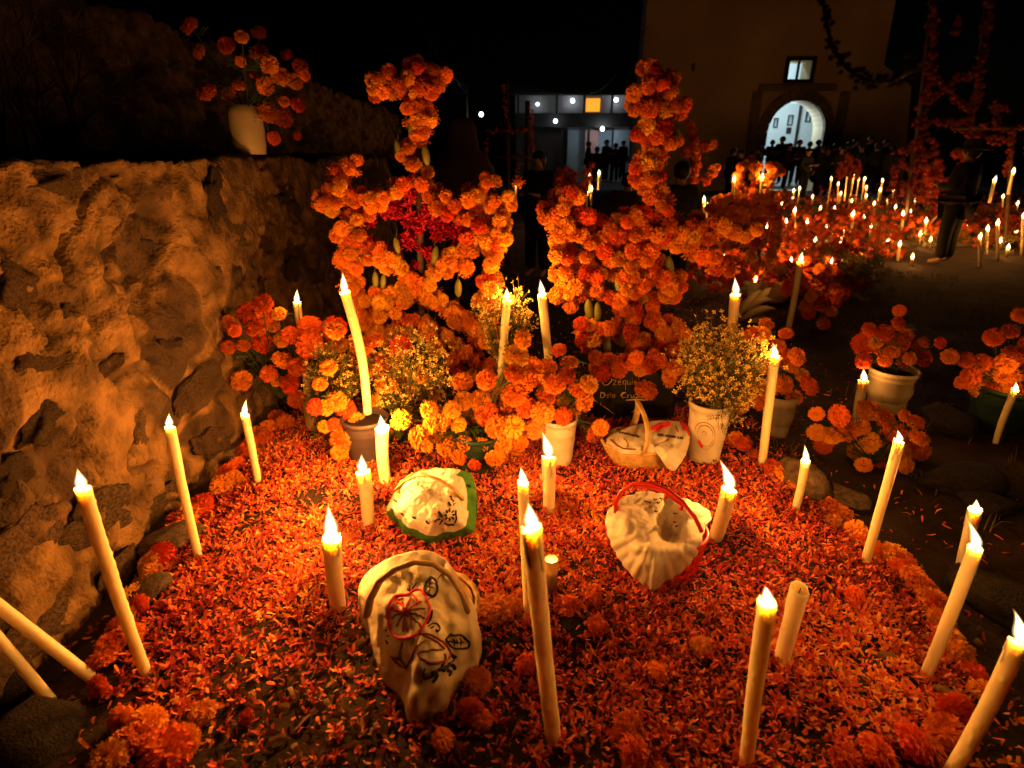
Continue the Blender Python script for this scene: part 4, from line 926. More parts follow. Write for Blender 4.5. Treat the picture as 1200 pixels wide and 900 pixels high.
bouquet('low clump of marigolds at the right rim of the grave', (g_.x, g_.y, g_.z + .02), [(983, 487, 26), (957, 507, 20), (975, 510, 22), (1018, 480, 24), (1037, 492, 28), (993, 505, 22), (1017, 518, 24), (1023, 537, 28), (1057, 533, 24), (1077, 513, 22), (1080, 530, 20), (1062, 546, 18), (978, 550, 16), (998, 552, 20), (1032, 550, 22), (957, 485, 18), (1060, 487, 16), (1073, 495, 18), (1050, 507, 22), (1008, 500, 22), (1040, 515, 24), (965, 522, 20), (1012, 545, 18), (1050, 550, 18), (988, 500, 18), (1066, 520, 22), (1005, 530, 22)], g_.y, ysp=.1, leafn=170, wts=(5, 4, 2, 0))
# vase on top of the wall
vb = at(294, 181, 3.55); vt = at(290, 124, 3.55); vz = vt.z - vb.z; vs_ = pxm(vb)
vase = thing('vase', 'pale tapering vase on top of the rubble wall', 'vase', vb)
MB().lathe([(.001, 0), (17 * vs_, 0), (18.5 * vs_, vz * .2), (19 * vs_, vz * .5), (18.5 * vs_, vz * .8), (17.5 * vs_, vz), (16.5 * vs_, vz), (16 * vs_, vz * .3), (.001, vz * .2)], vb, 28).build('shell', M['bucketd'], vase)
bouquet('loose dim marigolds in the vase on top of the wall', vt - Vector((0, 0, .04)), [(222, 30, 20), (233, 61, 17), (242, 108, 19), (268, 110, 16), (265, 53, 18), (283, 43, 14), (303, 38, 15), (303, 61, 22), (316, 76, 22), (330, 90, 20), (345, 95, 16), (352, 78, 15), (357, 88, 14), (336, 64, 13), (311, 101, 18), (298, 88, 11), (333, 119, 13), (349, 123, 16), (314, 131, 22), (332, 138, 20), (321, 162, 16), (349, 159, 9), (282, 72, 12), (280, 100, 12)], 3.5, ysp=.12, leafn=110, wts=(4, 4, 3, 0))

# ================================================================== name plaque
pl = gnd(742, 512); PLY = 2.80
pq = thing('name_plaque', 'black plaque with a hand-painted name leaning under the right cross', 'plaque', (pl.x, PLY, pl.z))
a_, c_ = at(688, 512, PLY), at(796, 432, PLY)
MB().box((a_.x, PLY, a_.z - .03), (c_.x, PLY + .03, c_.z)).build('slab', M['plaque'], pq, smooth=False)
def zp(pts, ox, oy, k): return [(ox + x * k, oy + y * k) for x, y in pts]
mb = MB()
def stroke(pts, w):
    P3 = [at(x, y, PLY - .0025) for x, y in zp(pts, 660, 400, .1778)]; mb.tube(P3, [w * .6] + [w] * (len(P3) - 2) + [w * .5], 5, flat=.35)
for pts, w in [([(296, 240), (270, 250), (258, 270), (270, 290), (295, 285), (318, 262), (320, 245)], .007), ([(325, 255), (350, 256), (330, 288), (356, 286)], .0045),
               ([(362, 272), (380, 268), (376, 254), (362, 262), (366, 286), (384, 284)], .0045), ([(412, 258), (394, 262), (394, 282), (412, 280), (413, 256), (410, 325)], .0045),
               ([(424, 256), (424, 282), (440, 282), (442, 256), (444, 286)], .0045), ([(456, 258), (456, 286)], .0045), ([(456, 244), (457, 247)], .005), ([(468, 272), (484, 268), (480, 256), (468, 264), (472, 286), (488, 282)], .0045), ([(498, 236), (499, 286)], .0045),
               ([(248, 336), (246, 372)], .006), ([(244, 336), (268, 340), (276, 356), (264, 370), (244, 372)], .006), ([(286, 360), (302, 356), (298, 346), (286, 354), (290, 372), (304, 370)], .0045), ([(312, 338), (313, 372)], .0045), ([(338, 350), (324, 354), (324, 370), (338, 366), (339, 348), (342, 372)], .0045),
               ([(415, 336), (392, 340), (380, 356), (392, 372), (418, 366)], .007), ([(424, 352), (426, 374), (428, 356), (440, 350)], .0045), ([(446, 352), (448, 370), (464, 366), (466, 350), (470, 372)], .0045), ([(474, 350), (500, 346), (478, 372), (510, 366), (560, 372)], .0045), ([(412, 388), (470, 382), (540, 386), (562, 382)], .006),
               ([(246, 404), (250, 424)], .004), ([(262, 425), (300, 452), (338, 482)], .0035), ([(450, 470), (490, 442), (522, 420)], .0035), ([(190, 375), (225, 402)], .0035)]: stroke(pts, w)
mb.build('lettering', M['chalk'], pq)
pm2 = at(757, 457, PLY - .05)
o = mari(pm2, 13 * pxm(pm2), None, weights=(2, 4, 3, 0)); tag(o, 'marigold hanging before the black plaque', 'flower')

# round printed label on the second bucket
b_, h_, r_ = BUCK2; lab = bpy.data.objects['white_bucket.001']; mb = MB(); mbr = MB()
def onb(x, y, e=.002):                 # pixel -> bucket surface facing the camera
    p = at(x, y, b_.y); dx = max(-.98, min(.98, (p.x - b_.x) / r_)); t = (p.z - b_.z) / h_; rr = r_ * (36 / 46 + (1 - 36 / 46) * t) + e
    return Vector((b_.x + dx * rr, b_.y - math.sqrt(max(0, 1 - dx * dx)) * rr, p.z))
for rx_, ry_ in ((11, 15.5), (8.5, 12)): mb.tube([onb(820 + rx_ * math.cos(t), 502 + ry_ * math.sin(t)) for t in np.linspace(0, 2 * math.pi, 27)], .0016, 5, flat=.4)
mb.tube([onb(x, y) for x, y in [(816, 499), (818, 496.5), (820.5, 498), (820.8, 503), (820.6, 500), (817, 501), (816.5, 503.5), (820, 503.5)]], .0014, 4); mb.build('label_print', M['thr_brn'], lab)
rows_ = []
for k in range(5):
    y = 506 + k * 2.6; x0_ = 809.5 + k * 1.1; x1_ = 813 + k * .9 + (k == 3) * 1.5; rows_.append([onb(x0_ + (x1_ - x0_) * i / 8, y, .0015) for i in range(9)])
mbr.add([p for r in rows_ for p in r], [(k * 9 + i, k * 9 + i + 1, (k + 1) * 9 + i + 1, (k + 1) * 9 + i) for k in range(4) for i in range(8)]); mbr.build('red_emblem', M['thr_red'], lab)

# ================================================================== baskets and cloths
def woven(root, c, r0, r1, h, m, name='basket_body', n=64, rows=14, sq=1.0, weave=.0035):
    mb = MB(); vs = []
    for k in range(rows + 1):
        t = k / rows; r = r0 + (r1 - r0) * math.sin(t * 1.45) / math.sin(1.45)
        for j in range(n):
            a = 2 * math.pi * j / n; w = weave * (1 if (j // 2 + k) % 2 else -1); vs.append(c + Vector(((r + w) * math.cos(a), (r + w) * math.sin(a) * sq, h * t)))
    fs = [(i * n + j, i * n + (j + 1) % n, (i + 1) * n + (j + 1) % n, (i + 1) * n + j) for i in range(rows) for j in range(n)] + [tuple(reversed(range(n)))]
    mb.add(vs, fs)
    ins = [(r1 - .012, h), (r1 - .018, h * .6), (r0 - .01, .012), (.001, .012)]; mb.lathe(ins, c, n, sq=sq); mb.build(name, m, root)
    rim = [c + Vector(((r1 + .002) * math.cos(a), (r1 + .002) * math.sin(a) * sq, h + .003 * math.sin(a * 16))) for a in np.linspace(0, 2 * math.pi, 65)]
    MB().tube(rim, .008, 8, cap=False).build('rim', m, root)
def buckle(rows, slack, seed, iters=140):
    X0 = np.array([[tuple(p) for p in r] for r in rows]); m, n = X0.shape[:2]; rg = np.random.default_rng(seed)
    X = X0 + rg.normal(0, .0012, X0.shape)
    ln = lambda a, b: np.linalg.norm(a - b, axis=-1, keepdims=True)
    pairs = []
    E = np.arange(n); 
    def add(i0, j0, i1, j1, k, st=slack): pairs.append((i0, j0, i1, j1, ln(X0[i0, j0], X0[i1, j1]) * st, k))
    I, J = np.meshgrid(np.arange(m), E, indexing='ij')
    for par in (0, 1):
        q = (J % 2 == par); add(I[q], J[q], I[q], (J[q] + 1) % n, 1.0)
        q = (I % 2 == par) & (I < m - 1); add(I[q], J[q], I[q] + 1, J[q], 1.0)
    for par in range(4):
        q = ((I % 2) * 2 + (J % 2) == par) & (I < m - 1); add(I[q], J[q], I[q] + 1, (J[q] + 1) % n, .5); add(I[q] + 1, J[q], I[q], (J[q] + 1) % n, .5)
    for sp in (3, 5):
        for par in (0, 1):
            q = ((J // sp) % 2 == par); add(I[q], J[q], I[q], (J[q] + sp) % n, .22, 1 + (slack - 1) * .5)
            q = ((I // sp) % 2 == par) & (I < m - sp); add(I[q], J[q], I[q] + sp, J[q], .22, 1 + (slack - 1) * .5)
    falloff = np.clip(np.linspace(0, 1, m) * 5, 0, 1)[:, None, None]
    for it in range(iters):
        for i0, j0, i1, j1, L, k in pairs:
            a, b = X[i0, j0], X[i1, j1]; d = b - a; l = np.linalg.norm(d, axis=-1, keepdims=True) + 1e-9; q = d * ((l - L) / l * .5 * k)
            X[i0, j0] = a + q; X[i1, j1] = b - q
        X += (X0 - X) * (.03 + .2 * (1 - falloff)); D = X - X0; dl = np.linalg.norm(D, axis=-1, keepdims=True) + 1e-9; X = X0 + D * np.minimum(1, .012 / dl)
    return [[Vector(p) for p in r] for r in X]
def drape(name, label, cat, outline, centre, prof, mats, fold=.010, seed=1, n=96, m=22, hem=0, scallop=0, group=None, skirt=True, warp=None, ref=None, hemf=None, slack=1.065):
    """cloth over a basket: outline [(x,y,height above ground)], centre (x,y,height), prof(t)-> weight of outline height"""
    g0 = gnd(*ref) if ref else gnd(outline[0][0], outline[0][1]); gz0 = g0.z
    L = [0]; O = outline + [outline[0]]
    for a, b in zip(O, O[1:]): L.append(L[-1] + math.hypot(a[0] - b[0], a[1] - b[1]))
    ox = np.interp(np.linspace(0, L[-1], n, endpoint=False), L, [o[0] for o in O]); oy = np.interp(np.linspace(0, L[-1], n, endpoint=False), L, [o[1] for o in O]); oz = np.interp(np.linspace(0, L[-1], n, endpoint=False), L, [o[2] for o in O])
    for _ in range(2):
        ox = (np.roll(ox, 1) + 2 * ox + np.roll(ox, -1)) / 4; oy = (np.roll(oy, 1) + 2 * oy + np.roll(oy, -1)) / 4
    if scallop:
        dx, dy = ox - centre[0], oy - centre[1]; dl_ = np.hypot(dx, dy); w = scallop * np.abs(np.sin(np.arange(n) * math.pi / n * 26)); ox = ox + dx / dl_ * w; oy = oy + dy / dl_ * w
    V = [tuple(atz(centre[0], centre[1], gz0 + centre[2]))]
    rows = []
    for k in range(1, m + 1):
        t = k / m; row = []
        x = centre[0] + (ox - centre[0]) * t; y = centre[1] + (oy - centre[1]) * t
        pw = prof(t); z = centre[2] * (1 - pw) + oz * pw
        if warp: z = z + np.array([warp(a, b, t) for a, b in zip(x, y)])
        fz = fbm(np.stack([x * .045 + seed * 9, y * .045, x * 0 + seed], -1), 4) * fold + (.55 - np.abs(fbm(np.stack([x * .075 + y * .03 + seed * 5, y * .03 - x * .02, x * 0 + seed + 4], -1), 3))) * fold * .75 + np.sin(np.arange(n) * 2 * math.pi / n * 7 + seed) * fold * .5 * t * t
        for a, b, c, f in zip(x, y, z, fz): row.append(atz(a, b, gz0 + max(.004, c + f * (.4 + .6 * math.sin(math.pi * min(t, .8))))))
        rows.append(row)
    rows = buckle(rows, slack, seed)
    if skirt:
        for q in (.5, 1.0): rows.append([Vector((p.x * 1, p.y + .012 * q, p.z + (min(p.z, gz(p.x, p.y) - .004) - p.z) * q)) for p in rows[m - 1]])
    for r in rows: V += [tuple(p) for p in r]
    Fq = []; mi = []
    for j in range(n): Fq.append((0, 1 + j, 1 + (j + 1) % n)); mi.append(0)
    for k in range(len(rows) - 1):
        for j in range(n):
            a = 1 + k * n; Fq.append((a + j, a + n + j, a + n + (j + 1) % n, a + (j + 1) % n)); mi.append(1 if (hem and (k >= m - hem if hemf is None else (min(k, m) / m > hemf(ox[j], oy[j])))) else 0)
    root = thing(name, label, cat, g0, group); mb = MB(); mb.add(V, Fq); mb.mi = mi; o = mb.build('fabric', mats, root)
    sb = o.modifiers.new('smooth', 'SUBSURF'); sb.levels = 1; sb.render_levels = 1
    so = o.modifiers.new('thickness', 'SOLIDIFY'); so.thickness = .002; so.offset = 0
    bv = BVHTree.FromPolygons([Vector(v) for v in V], Fq)
    return root, bv
def thread(bv, pts, w, lift=.003):
    """a stitched line lying on the cloth surface under the given pixels"""
    out = []
    for (x0, y0), (x1, y1) in zip(pts, pts[1:]):
        k = max(1, int(math.hypot(x1 - x0, y1 - y0) / 1.6))
        for i in range(k + (1 if (x1, y1) == pts[-1] else 0)):
            t = i / k; x, y = x0 + (x1 - x0) * t, y0 + (y1 - y0) * t
            d = ray(x, y).normalized(); h = bv.ray_cast(Vector((0, 0, CAM_H)), d)
            if h[0] is not None:
                nn = h[1] if h[1].dot(d) < 0 else -h[1]; out.append(h[0] + nn * lift)
    return out
def smoothpx(pts, it=2):
    for _ in range(it):
        q = [pts[0]]
        for a, b in zip(pts, pts[1:]): q += [(a[0] * .75 + b[0] * .25, a[1] * .75 + b[1] * .25), (a[0] * .25 + b[0] * .75, a[1] * .25 + b[1] * .75)]
        pts = q + [pts[-1]]
    return pts
def embroider(root, bv, name, m, items, ox, oy, k, soft=True):
    mb = MB()
    for pts, w in items:
        px = [(ox + x * k, oy + y * k) for x, y in pts]
        P3 = thread(bv, smoothpx(px) if soft and len(px) > 2 else px, w)
        if len(P3) > 1: mb.tube(P3, [w * .7] + [w * 1.2] * (len(P3) - 2) + [w * .7], 5, flat=.6)
    if mb.v: mb.build(name, m, root, kind='stuff')
def petalshape(c, a, L, w):
    ca, sa = math.cos(a), math.sin(a); return ([(c[0], c[1]), (c[0] + ca * L * .5 , c[1] + sa * L * .5), (c[0] + ca * L, c[1] + sa * L)], w)

# --- embroidered cloth over the front basket
KB = gnd(497, 800); s = pxm(KB); GRP = 'baskets of offerings set on the petals'
bk = thing('basket', 'wicker basket under the red-flower embroidered cloth', 'basket', (KB.x, KB.y + .16, gz(KB.x, KB.y + .16)), GRP)
woven(bk, Vector(bk.location), .10, .135, .13, M['wicker2'])
tz_ = gz(KB.x, KB.y)
hp = [(430, 722, .16), (434, 702, .22), (445, 681, .27), (463, 667, .315), (486, 659, .335), (508, 661, .335), (527, 674, .31), (540, 694, .27), (548, 716, .21)]
MB().tube([atz(x, y, tz_ + z) for x, y, z in hp], .0125, 10, flat=.6).build('handle', M['wicker2'], bk)
cl, bv = drape('embroidered_cloth', 'cream cloth embroidered with a big red flower draped over the front basket', 'cloth',
    [(418, 692, .15), (424, 676, .19), (440, 661, .23), (462, 650, .26), (485, 644, .28), (505, 644, .28), (520, 652, .27), (532, 666, .25), (542, 688, .21), (554, 704, .16), (561, 728, .10), (563, 752, .06), (556, 780, .03), (540, 800, .02), (532, 816, .012), (520, 836, .01), (500, 846, .008), (486, 853, .006), (477, 846, .008), (476, 836, .012), (470, 815, .02), (452, 798, .03), (444, 778, .05), (436, 752, .08), (432, 726, .11), (426, 708, .13)],
    (497, 720, .235), lambda t: t ** 2.2, [M['cloth2'], M['cloth2']], fold=.012, seed=3, warp=lambda x, y, t: .018 * math.exp(-((x - 548 - (y - 700) * .12) / 5) ** 2) - .012 * math.exp(-((x - 520 - (y - 690) * .1) / 7) ** 2) + .012 * math.exp(-((y - 806 + (x - 500) * .35) / 9) ** 2), ref=(497, 800), group='embroidered cloths over the baskets')
O5 = (400, 630, .2557)
embroider(cl, bv, 'red_stitching', M['thr_red'], [([(215, 330), (230, 285), (265, 262), (305, 272), (325, 250), (360, 240), (385, 265), (390, 290), (405, 320), (405, 360), (385, 400), (360, 440), (310, 462), (260, 460), (228, 430), (218, 380), (215, 330)], .0042),
    ([(238, 330), (262, 285), (290, 282)], .002), ([(300, 340), (275, 305), (250, 290)], .003), ([(302, 335), (302, 310), (320, 280)], .003), ([(305, 340), (330, 310), (368, 296)], .003), ([(296, 345), (270, 335), (238, 328)], .003), ([(330, 265), (345, 285), (350, 310)], .0025), ([(300, 345), (285, 320), (280, 290)], .002), ([(470, 575), (490, 550), (495, 535)], .002)], *O5)
embroider(cl, bv, 'brown_stitching', M['thr_brn'], [([(300, 350), (270, 375), (255, 410)], .002), ([(300, 350), (285, 390), (280, 432)], .002), ([(305, 350), (322, 385), (330, 425)], .002), ([(312, 345), (350, 355), (382, 375)], .002), ([(300, 360), (302, 400), (305, 430)], .002), ([(290, 345), (255, 350), (235, 370)], .002), ([(310, 340), (345, 330), (385, 330)], .002), ([(302, 350), (345, 385), (365, 415)], .002),
    ([(310, 462), (345, 445), (380, 440), (430, 455), (468, 480), (490, 512), (500, 535)], .0028), ([(350, 530), (365, 560), (400, 575), (440, 575), (475, 562), (470, 535)], .0028), ([(350, 530), (390, 520), (460, 515)], .002), ([(230, 540), (262, 575), (300, 598)], .003), ([(248, 545), (270, 555), (300, 590)], .002), ([(260, 560), (275, 510), (282, 475)], .0018), ([(300, 598), (325, 550), (345, 500), (385, 468)], .002), ([(375, 450), (420, 468), (450, 490), (470, 510)], .002)], *O5)
embroider(cl, bv, 'black_stitching', M['thr_blk'], [([(385, 215), (410, 180), (425, 190), (436, 205), (440, 230), (436, 255), (418, 277), (400, 265), (384, 258), (378, 238), (385, 215)], .0030), ([(408, 190), (404, 230), (402, 262)], .0018), ([(406, 215), (422, 205)], .0016), ([(405, 235), (424, 228)], .0016), ([(405, 230), (390, 220)], .0016), ([(403, 250), (388, 240)], .0016),
    ([(440, 197), (455, 172), (480, 166), (500, 178), (515, 228)], .0016), ([(440, 250), (402, 280), (385, 300)], .0016), ([(475, 468), (497, 440), (520, 446), (545, 442), (580, 468), (586, 495), (565, 512), (530, 506), (500, 502), (475, 468)], .0034), ([(480, 475), (520, 478), (562, 480)], .0018), ([(510, 460), (520, 478), (515, 495)], .0016), ([(540, 460), (548, 480), (542, 496)], .0016), ([(525, 462), (533, 478)], .0016),
    ([(300, 238), (312, 246), (322, 244)], .0028), ([(322, 244), (332, 225), (347, 204)], .0030), ([(320, 243), (308, 218), (316, 206), (324, 216)], .0014), ([(398, 412), (420, 392), (440, 396), (452, 420), (440, 436), (432, 424)], .0024), ([(395, 398), (412, 365), (416, 340)], .0038), ([(385, 600), (372, 620), (382, 645), (410, 640), (430, 618), (470, 590), (515, 560)], .0024), ([(405, 418), (425, 412)], .0030),
    ([(500, 535), (515, 548), (527, 542)], .004), ([(485, 575), (480, 600), (462, 612)], .0045), ([(485, 590), (505, 580), (518, 600)], .0042), ([(470, 605), (450, 598), (440, 605)], .004), ([(480, 610), (500, 615), (492, 632)], .0045), ([(440, 615), (418, 612), (412, 622)], .0042), ([(438, 625), (432, 645), (420, 662)], .0045), ([(455, 590), (468, 570)], .004), ([(205, 430), (215, 420)], .002), ([(208, 470), (215, 488)], .002), ([(210, 455), (220, 450)], .002)], *O5)
# --- green-bordered cloth
KB = gnd(505, 628); bk = thing('basket', 'palm basket under the green-bordered cloth', 'basket', (KB.x, KB.y + .15, gz(KB.x, KB.y + .15)), GRP); woven(bk, Vector(bk.location), .10, .14, .11, M['wicker'])
tz_ = gz(KB.x, KB.y)
MB().tube([atz(x, y, tz_ + z) for x, y, z in [(464, 574, .13), (474, 564, .185), (488, 558, .215), (500, 557, .225), (516, 563, .22), (532, 573, .19), (543, 585, .14)]], .0105, 10, flat=.55).build('handle', M['wicker'], bk)
cl, bv = drape('bordered_cloth', 'white cloth with a green border and small dark flowers over a basket', 'cloth',
    [(455, 610, .01), (452, 597, .03), (462, 576, .08), (476, 562, .13), (490, 553, .17), (512, 549, .18), (535, 549, .18), (552, 554, .15), (557, 568, .12), (558, 586, .08), (558, 606, .03), (554, 624, .012), (540, 631, .010), (526, 631, .004), (512, 637, .010), (498, 636, .004), (484, 628, .010), (474, 626, .004), (464, 616, .010)],
    (504, 583, .185), lambda t: t ** 2.4, [M['cloth'], M['green']], fold=.014, seed=5, hem=3, n=120, m=34, hemf=lambda x, y: .965 if y < 575 and x < 535 else (.77 if y > 600 else (.76 if x > 540 else .93)), ref=(505, 628), group='embroidered cloths over the baskets', warp=lambda x, y, t: .012 * math.sin((x - 470) / 9.0) * math.exp(-((y - 578) / 20) ** 2) * (x < 528))
O6 = (440, 530, .1333)
its = []
for (x, y) in [(180, 430), (150, 505), (240, 540), (340, 575), (460, 610), (820, 300)]: its += [([(x - 14, y - 12), (x, y + 6), (x + 16, y + 12)], .0022), ([(x - 2, y - 12), (x + 6, y + 8)], .0022), ([(x + 12, y - 8), (x + 12, y + 10)], .0018)]
for k in range(8): a = k * math.pi / 4; its.append(([(650 + 22 * math.cos(a), 550 + 22 * math.sin(a)), (650 + 48 * math.cos(a), 550 + 48 * math.sin(a))], .0042))
its += [([(545, 525), (565, 535), (590, 560)], .004), ([(515, 605), (535, 590), (560, 585)], .004), ([(560, 630), (572, 605), (585, 590)], .004), ([(615, 620), (640, 635), (665, 630), (690, 635)], .0035), ([(705, 510), (700, 550), (712, 580), (695, 625)], .003), ([(640, 440), (655, 460), (660, 475)], .0028), ([(700, 450), (680, 470)], .0028), ([(650, 390), (665, 400), (660, 420)], .003), ([(675, 420), (690, 440)], .0022)]
embroider(cl, bv, 'dark_stitching', M['thr_blk'], its, *O6)
embroider(cl, bv, 'red_stitching', M['thr_red'], [([(518, 545), (530, 552)], .004), ([(655, 400), (660, 408)], .003)], *O6)
# --- flat wicker basket with cloth, before the plaque
b = gnd(757, 556); b.y += .12; b.z = gz(b.x, b.y); bk = thing('basket', 'boat-shaped pale wicker basket with an upright handle before the black plaque', 'basket', b, GRP)
s = pxm(b); rt = 46 * s
woven(bk, Vector(b), 30 * s, rt, .115, M['wicker'], sq=.72)
tz_ = b.z
hpts = [Vector((b.x - .02 + .012 * math.sin(t * 3), b.y - rt * .70 * math.cos(t), b.z + .11 + .19 * math.sin(t))) for t in np.linspace(0, math.pi, 17)]
MB().tube(hpts, .016, 10, flat=.5).build('handle', M['wicker'], bk)
cl, bv = drape('basket_cloth', 'white cloth with red and black embroidery tucked in the pale wicker basket', 'cloth',
    [(708, 516, .10), (722, 507, .13), (745, 498, .15), (770, 493, .155), (795, 494, .15), (806, 502, .14), (808, 516, .12), (804, 532, .10), (790, 553, .045), (782, 549, .06), (771, 532, .105), (752, 533, .115), (730, 531, .115), (716, 524, .11)],
    (760, 513, .155), lambda t: t ** 2, [M['cloth'], M['cloth']], fold=.016, seed=8, skirt=False, ref=(757, 556), group='embroidered cloths over the baskets')
O7 = (660, 400, .1778)
its = []
for i in range(9): x = 375 + i * 15; y = 603 + i * 3.4; its += [([(x - 6, y - 8), (x + 6, y + 6)], .0022), ([(x + 6, y - 6), (x - 4, y + 8)], .0022)]
for i in range(11): x = 625 + i * 16; y = 618 + i * 2.2; its += [([(x - 6, y - 8), (x + 6, y + 8)], .0022), ([(x + 6, y - 8), (x - 6, y + 8)], .0022)]
embroider(cl, bv, 'black_stitching', M['thr_blk'], its, *O7, soft=False)
embroider(cl, bv, 'red_stitching', M['thr_red'], [([(580, 585), (610, 570), (640, 552), (670, 556), (700, 542)], .009), ([(610, 590), (650, 575), (690, 560)], .006), ([(770, 545), (800, 560), (815, 580)], .011), ([(790, 570), (808, 590)], .009), ([(820, 590), (825, 625)], .004)], *O7)
embroider(cl, bv, 'brown_stitching', M['thr_brn'], [([(310, 650), (360, 690), (420, 715), (480, 712)], .003), ([(400, 640), (430, 680), (420, 700)], .002), ([(600, 700), (640, 670), (700, 650)], .0025), ([(740, 560), (755, 600)], .002)], *O7)
# --- red plastic basket
zb_ = gnd(786, 680).z; b = atz(780, 616, zb_ + .17); b.z = gz(b.x, b.y); bk = thing('basket', 'red plastic lattice basket with a red hooped handle', 'basket', b, GRP)
r0, r1, hh = .115, .138, .150; mb = MB(); nseg = 26
def rb(a, t): return Vector((b.x + (r0 + (r1 - r0) * t) * math.cos(a), b.y + (r0 + (r1 - r0) * t) * math.sin(a) * .85, b.z + .004 + hh * t))
for j in range(nseg):
    a = 2 * math.pi * j / nseg
    for sgn in (-1, 1): mb.tube([rb(a + sgn * t * .35, t) for t in np.linspace(0, 1, 5)], .0042, 5)
for t in (0, .22, .45, .7, .86, 1): mb.tube([rb(a, t) for a in np.linspace(0, 2 * math.pi, 41)], .0045 if t not in (0, 1) else .008, 6, cap=False)
mb.lathe([(.001, .006), (r0, .004)], b, 24, sq=.85); mb.build('lattice', M['redpl'], bk)
hp = [(722, 600, .20), (722, 588, .24), (728, 576, .285), (742, 567, .315), (762, 567, .325), (782, 574, .325), (800, 588, .305), (814, 605, .265), (822, 622, .215)]
mb = MB(); hp3 = [atz(x, y, b.z + z) for x, y, z in hp]; mb.tube(hp3, .0115, 10, flat=.6); mb.tube([p - Vector((0, 0, .012)) for p in hp3[3:7]], .006, 8)
for p in hp3[5:7]: mb.tube([p - Vector((0, 0, .01)), p - Vector((.003, 0, .03))], .007, 8)
mb.build('handle', M['redpl'], bk)
def dip(x, y, t):
    return -.085 * math.exp(-(((x - 784) / 17) ** 2 + ((y - 622) / 22) ** 2)) + .012 * math.exp(-((y - 642 - (x - 745) * .05) / 5) ** 2) * (x > 740) * (x < 800)
cl, bv = drape('scalloped_cloth', 'white scalloped cloth lining the red basket and hanging down its front', 'cloth',
    [(711, 606, .17), (716, 597, .20), (732, 584, .215), (752, 577, .215), (778, 580, .215), (800, 585, .215), (815, 590, .20), (828, 598, .17), (834, 606, .15), (826, 616, .17), (822, 630, .17), (815, 650, .13), (802, 666, .085), (788, 676, .055), (776, 682, .035), (766, 693, .015), (756, 684, .03), (744, 676, .05), (730, 660, .08), (718, 638, .12), (712, 620, .15)],
    (770, 618, .215), lambda t: t ** 2.6, [M['cloth'], M['cloth']], fold=.010, seed=12, scallop=1.6, warp=dip, ref=(783, 688), n=104, group='embroidered cloths over the baskets', skirt=False)
O8 = (690, 540, .1889)
its = [];
for (x, y) in [(350, 255), (412, 245), (430, 262), (382, 292), (415, 315), (540, 325), (535, 380), (548, 408), (375, 262), (450, 238)]: its += [([(x - 10, y - 6), (x, y + 4), (x + 10, y - 4)], .002), ([(x, y - 8), (x + 2, y + 10)], .0018)]
embroider(cl, bv, 'green_stitching', M['thr_grn'], its[::2], *O8); embroider(cl, bv, 'red_stitching', M['thr_red'], its[1::3], *O8)

# ================================================================== marigold heads laid along the edges
LOOSE = [(578, 717, 34), (560, 800, 32), (552, 835, 30), (565, 845, 24), (737, 858, 34), (742, 880, 34), (665, 712, 30), (700, 735, 26), (695, 700, 24), (520, 868, 26), (600, 712, 22), (290, 842, 20), (615, 780, 26), (640, 800, 24), (1000, 700, 22), (770, 790, 26), (240, 836, 28), (820, 760, 24)]
for lst, lab, grp in ((EDGE_L, 'marigold head laid in the line along the wall side of the grave', 'marigold heads edging the wall side of the grave'), (EDGE_R, 'marigold head laid in the line along the right rim of the grave', 'marigold heads edging the right rim of the grave'), (LOOSE, 'marigold head lying loose on the petals', 'loose marigold heads on the petals')):
    for x, y, d in lst:
        p = gnd(x, y + d * .25); r = d * .58 * pxm(p)
        o = mari((p.x, p.y, p.z + r * .72), r, None, d=(0, -.2, 1), weights=(4, 5, 4, 1), spread=.45, sq=.85, name='marigold_bloom'); tag(o, lab, 'flower', grp)

# ================================================================== fruit and cloth heap on the right grave
by = 5.3
bn = thing('banana_bunch', 'bunch of ripe bananas heaped on the grave right of the crosses', 'bananas', at(885, 365, by))
for k, (p0, p1, p2) in enumerate([((866, 388), (884, 372), (906, 374)), ((868, 376), (888, 358), (908, 362)), ((872, 366), (890, 346), (904, 352)), ((880, 362), (896, 342), (903, 338)), ((864, 372), (874, 352), (892, 340))]):
    a0 = at(*p0, by); a1 = at(*p1, by - .08 + .02 * k); a2 = at(*p2, by - .05 + .02 * k)
    P3 = [a0.lerp(a1, t).lerp(a1.lerp(a2, t), t) for t in np.linspace(0, 1, 9)]; MB().tube(P3, [.010, .024, .032, .035, .036, .034, .028, .016, .007], 10).build('banana', M['bucketd'], bn)
pb_ = at(905, 352, 6.0); pb_.z = max(pb_.z, gz(pb_.x, pb_.y)); ob = thing('offering_basket', 'wicker basket with a hooped handle among the candles right of the crosses', 'basket', pb_)
woven(ob, Vector(pb_), .12, .17, .16, M['wicker'], n=40, rows=8)
MB().tube([pb_ + Vector((.16 * math.cos(t), 0, .16 + .2 * math.sin(t))) for t in np.linspace(0, math.pi, 13)], .011, 8).build('handle', M['wicker'], ob)
pc = at(882, 332, 5.9); hb = thing('folded_cloth', 'pale crumpled cloth bundle between the crosses and the banana bunch', 'cloth', pc)
me = rock_mesh(77, 4, .7, .6); me.materials.append(M['cloth']); inst('fabric', me, pc - Vector((0, 0, .05)), Quaternion(), (.13, .11, .14), hb)
fb = at(1098, 282, gnd(1098, 284).y); f2 = thing('far_basket', 'small pale basket with a hooped handle on a far grave', 'basket', fb); woven(f2, Vector(fb), .18, .24, .2, M['wicker'], n=28, rows=5)
MB().tube([fb + Vector((.2 * math.cos(t), 0, .2 + .26 * math.sin(t))) for t in np.linspace(0, math.pi, 11)], .018, 6).build('handle', M['wicker'], f2)
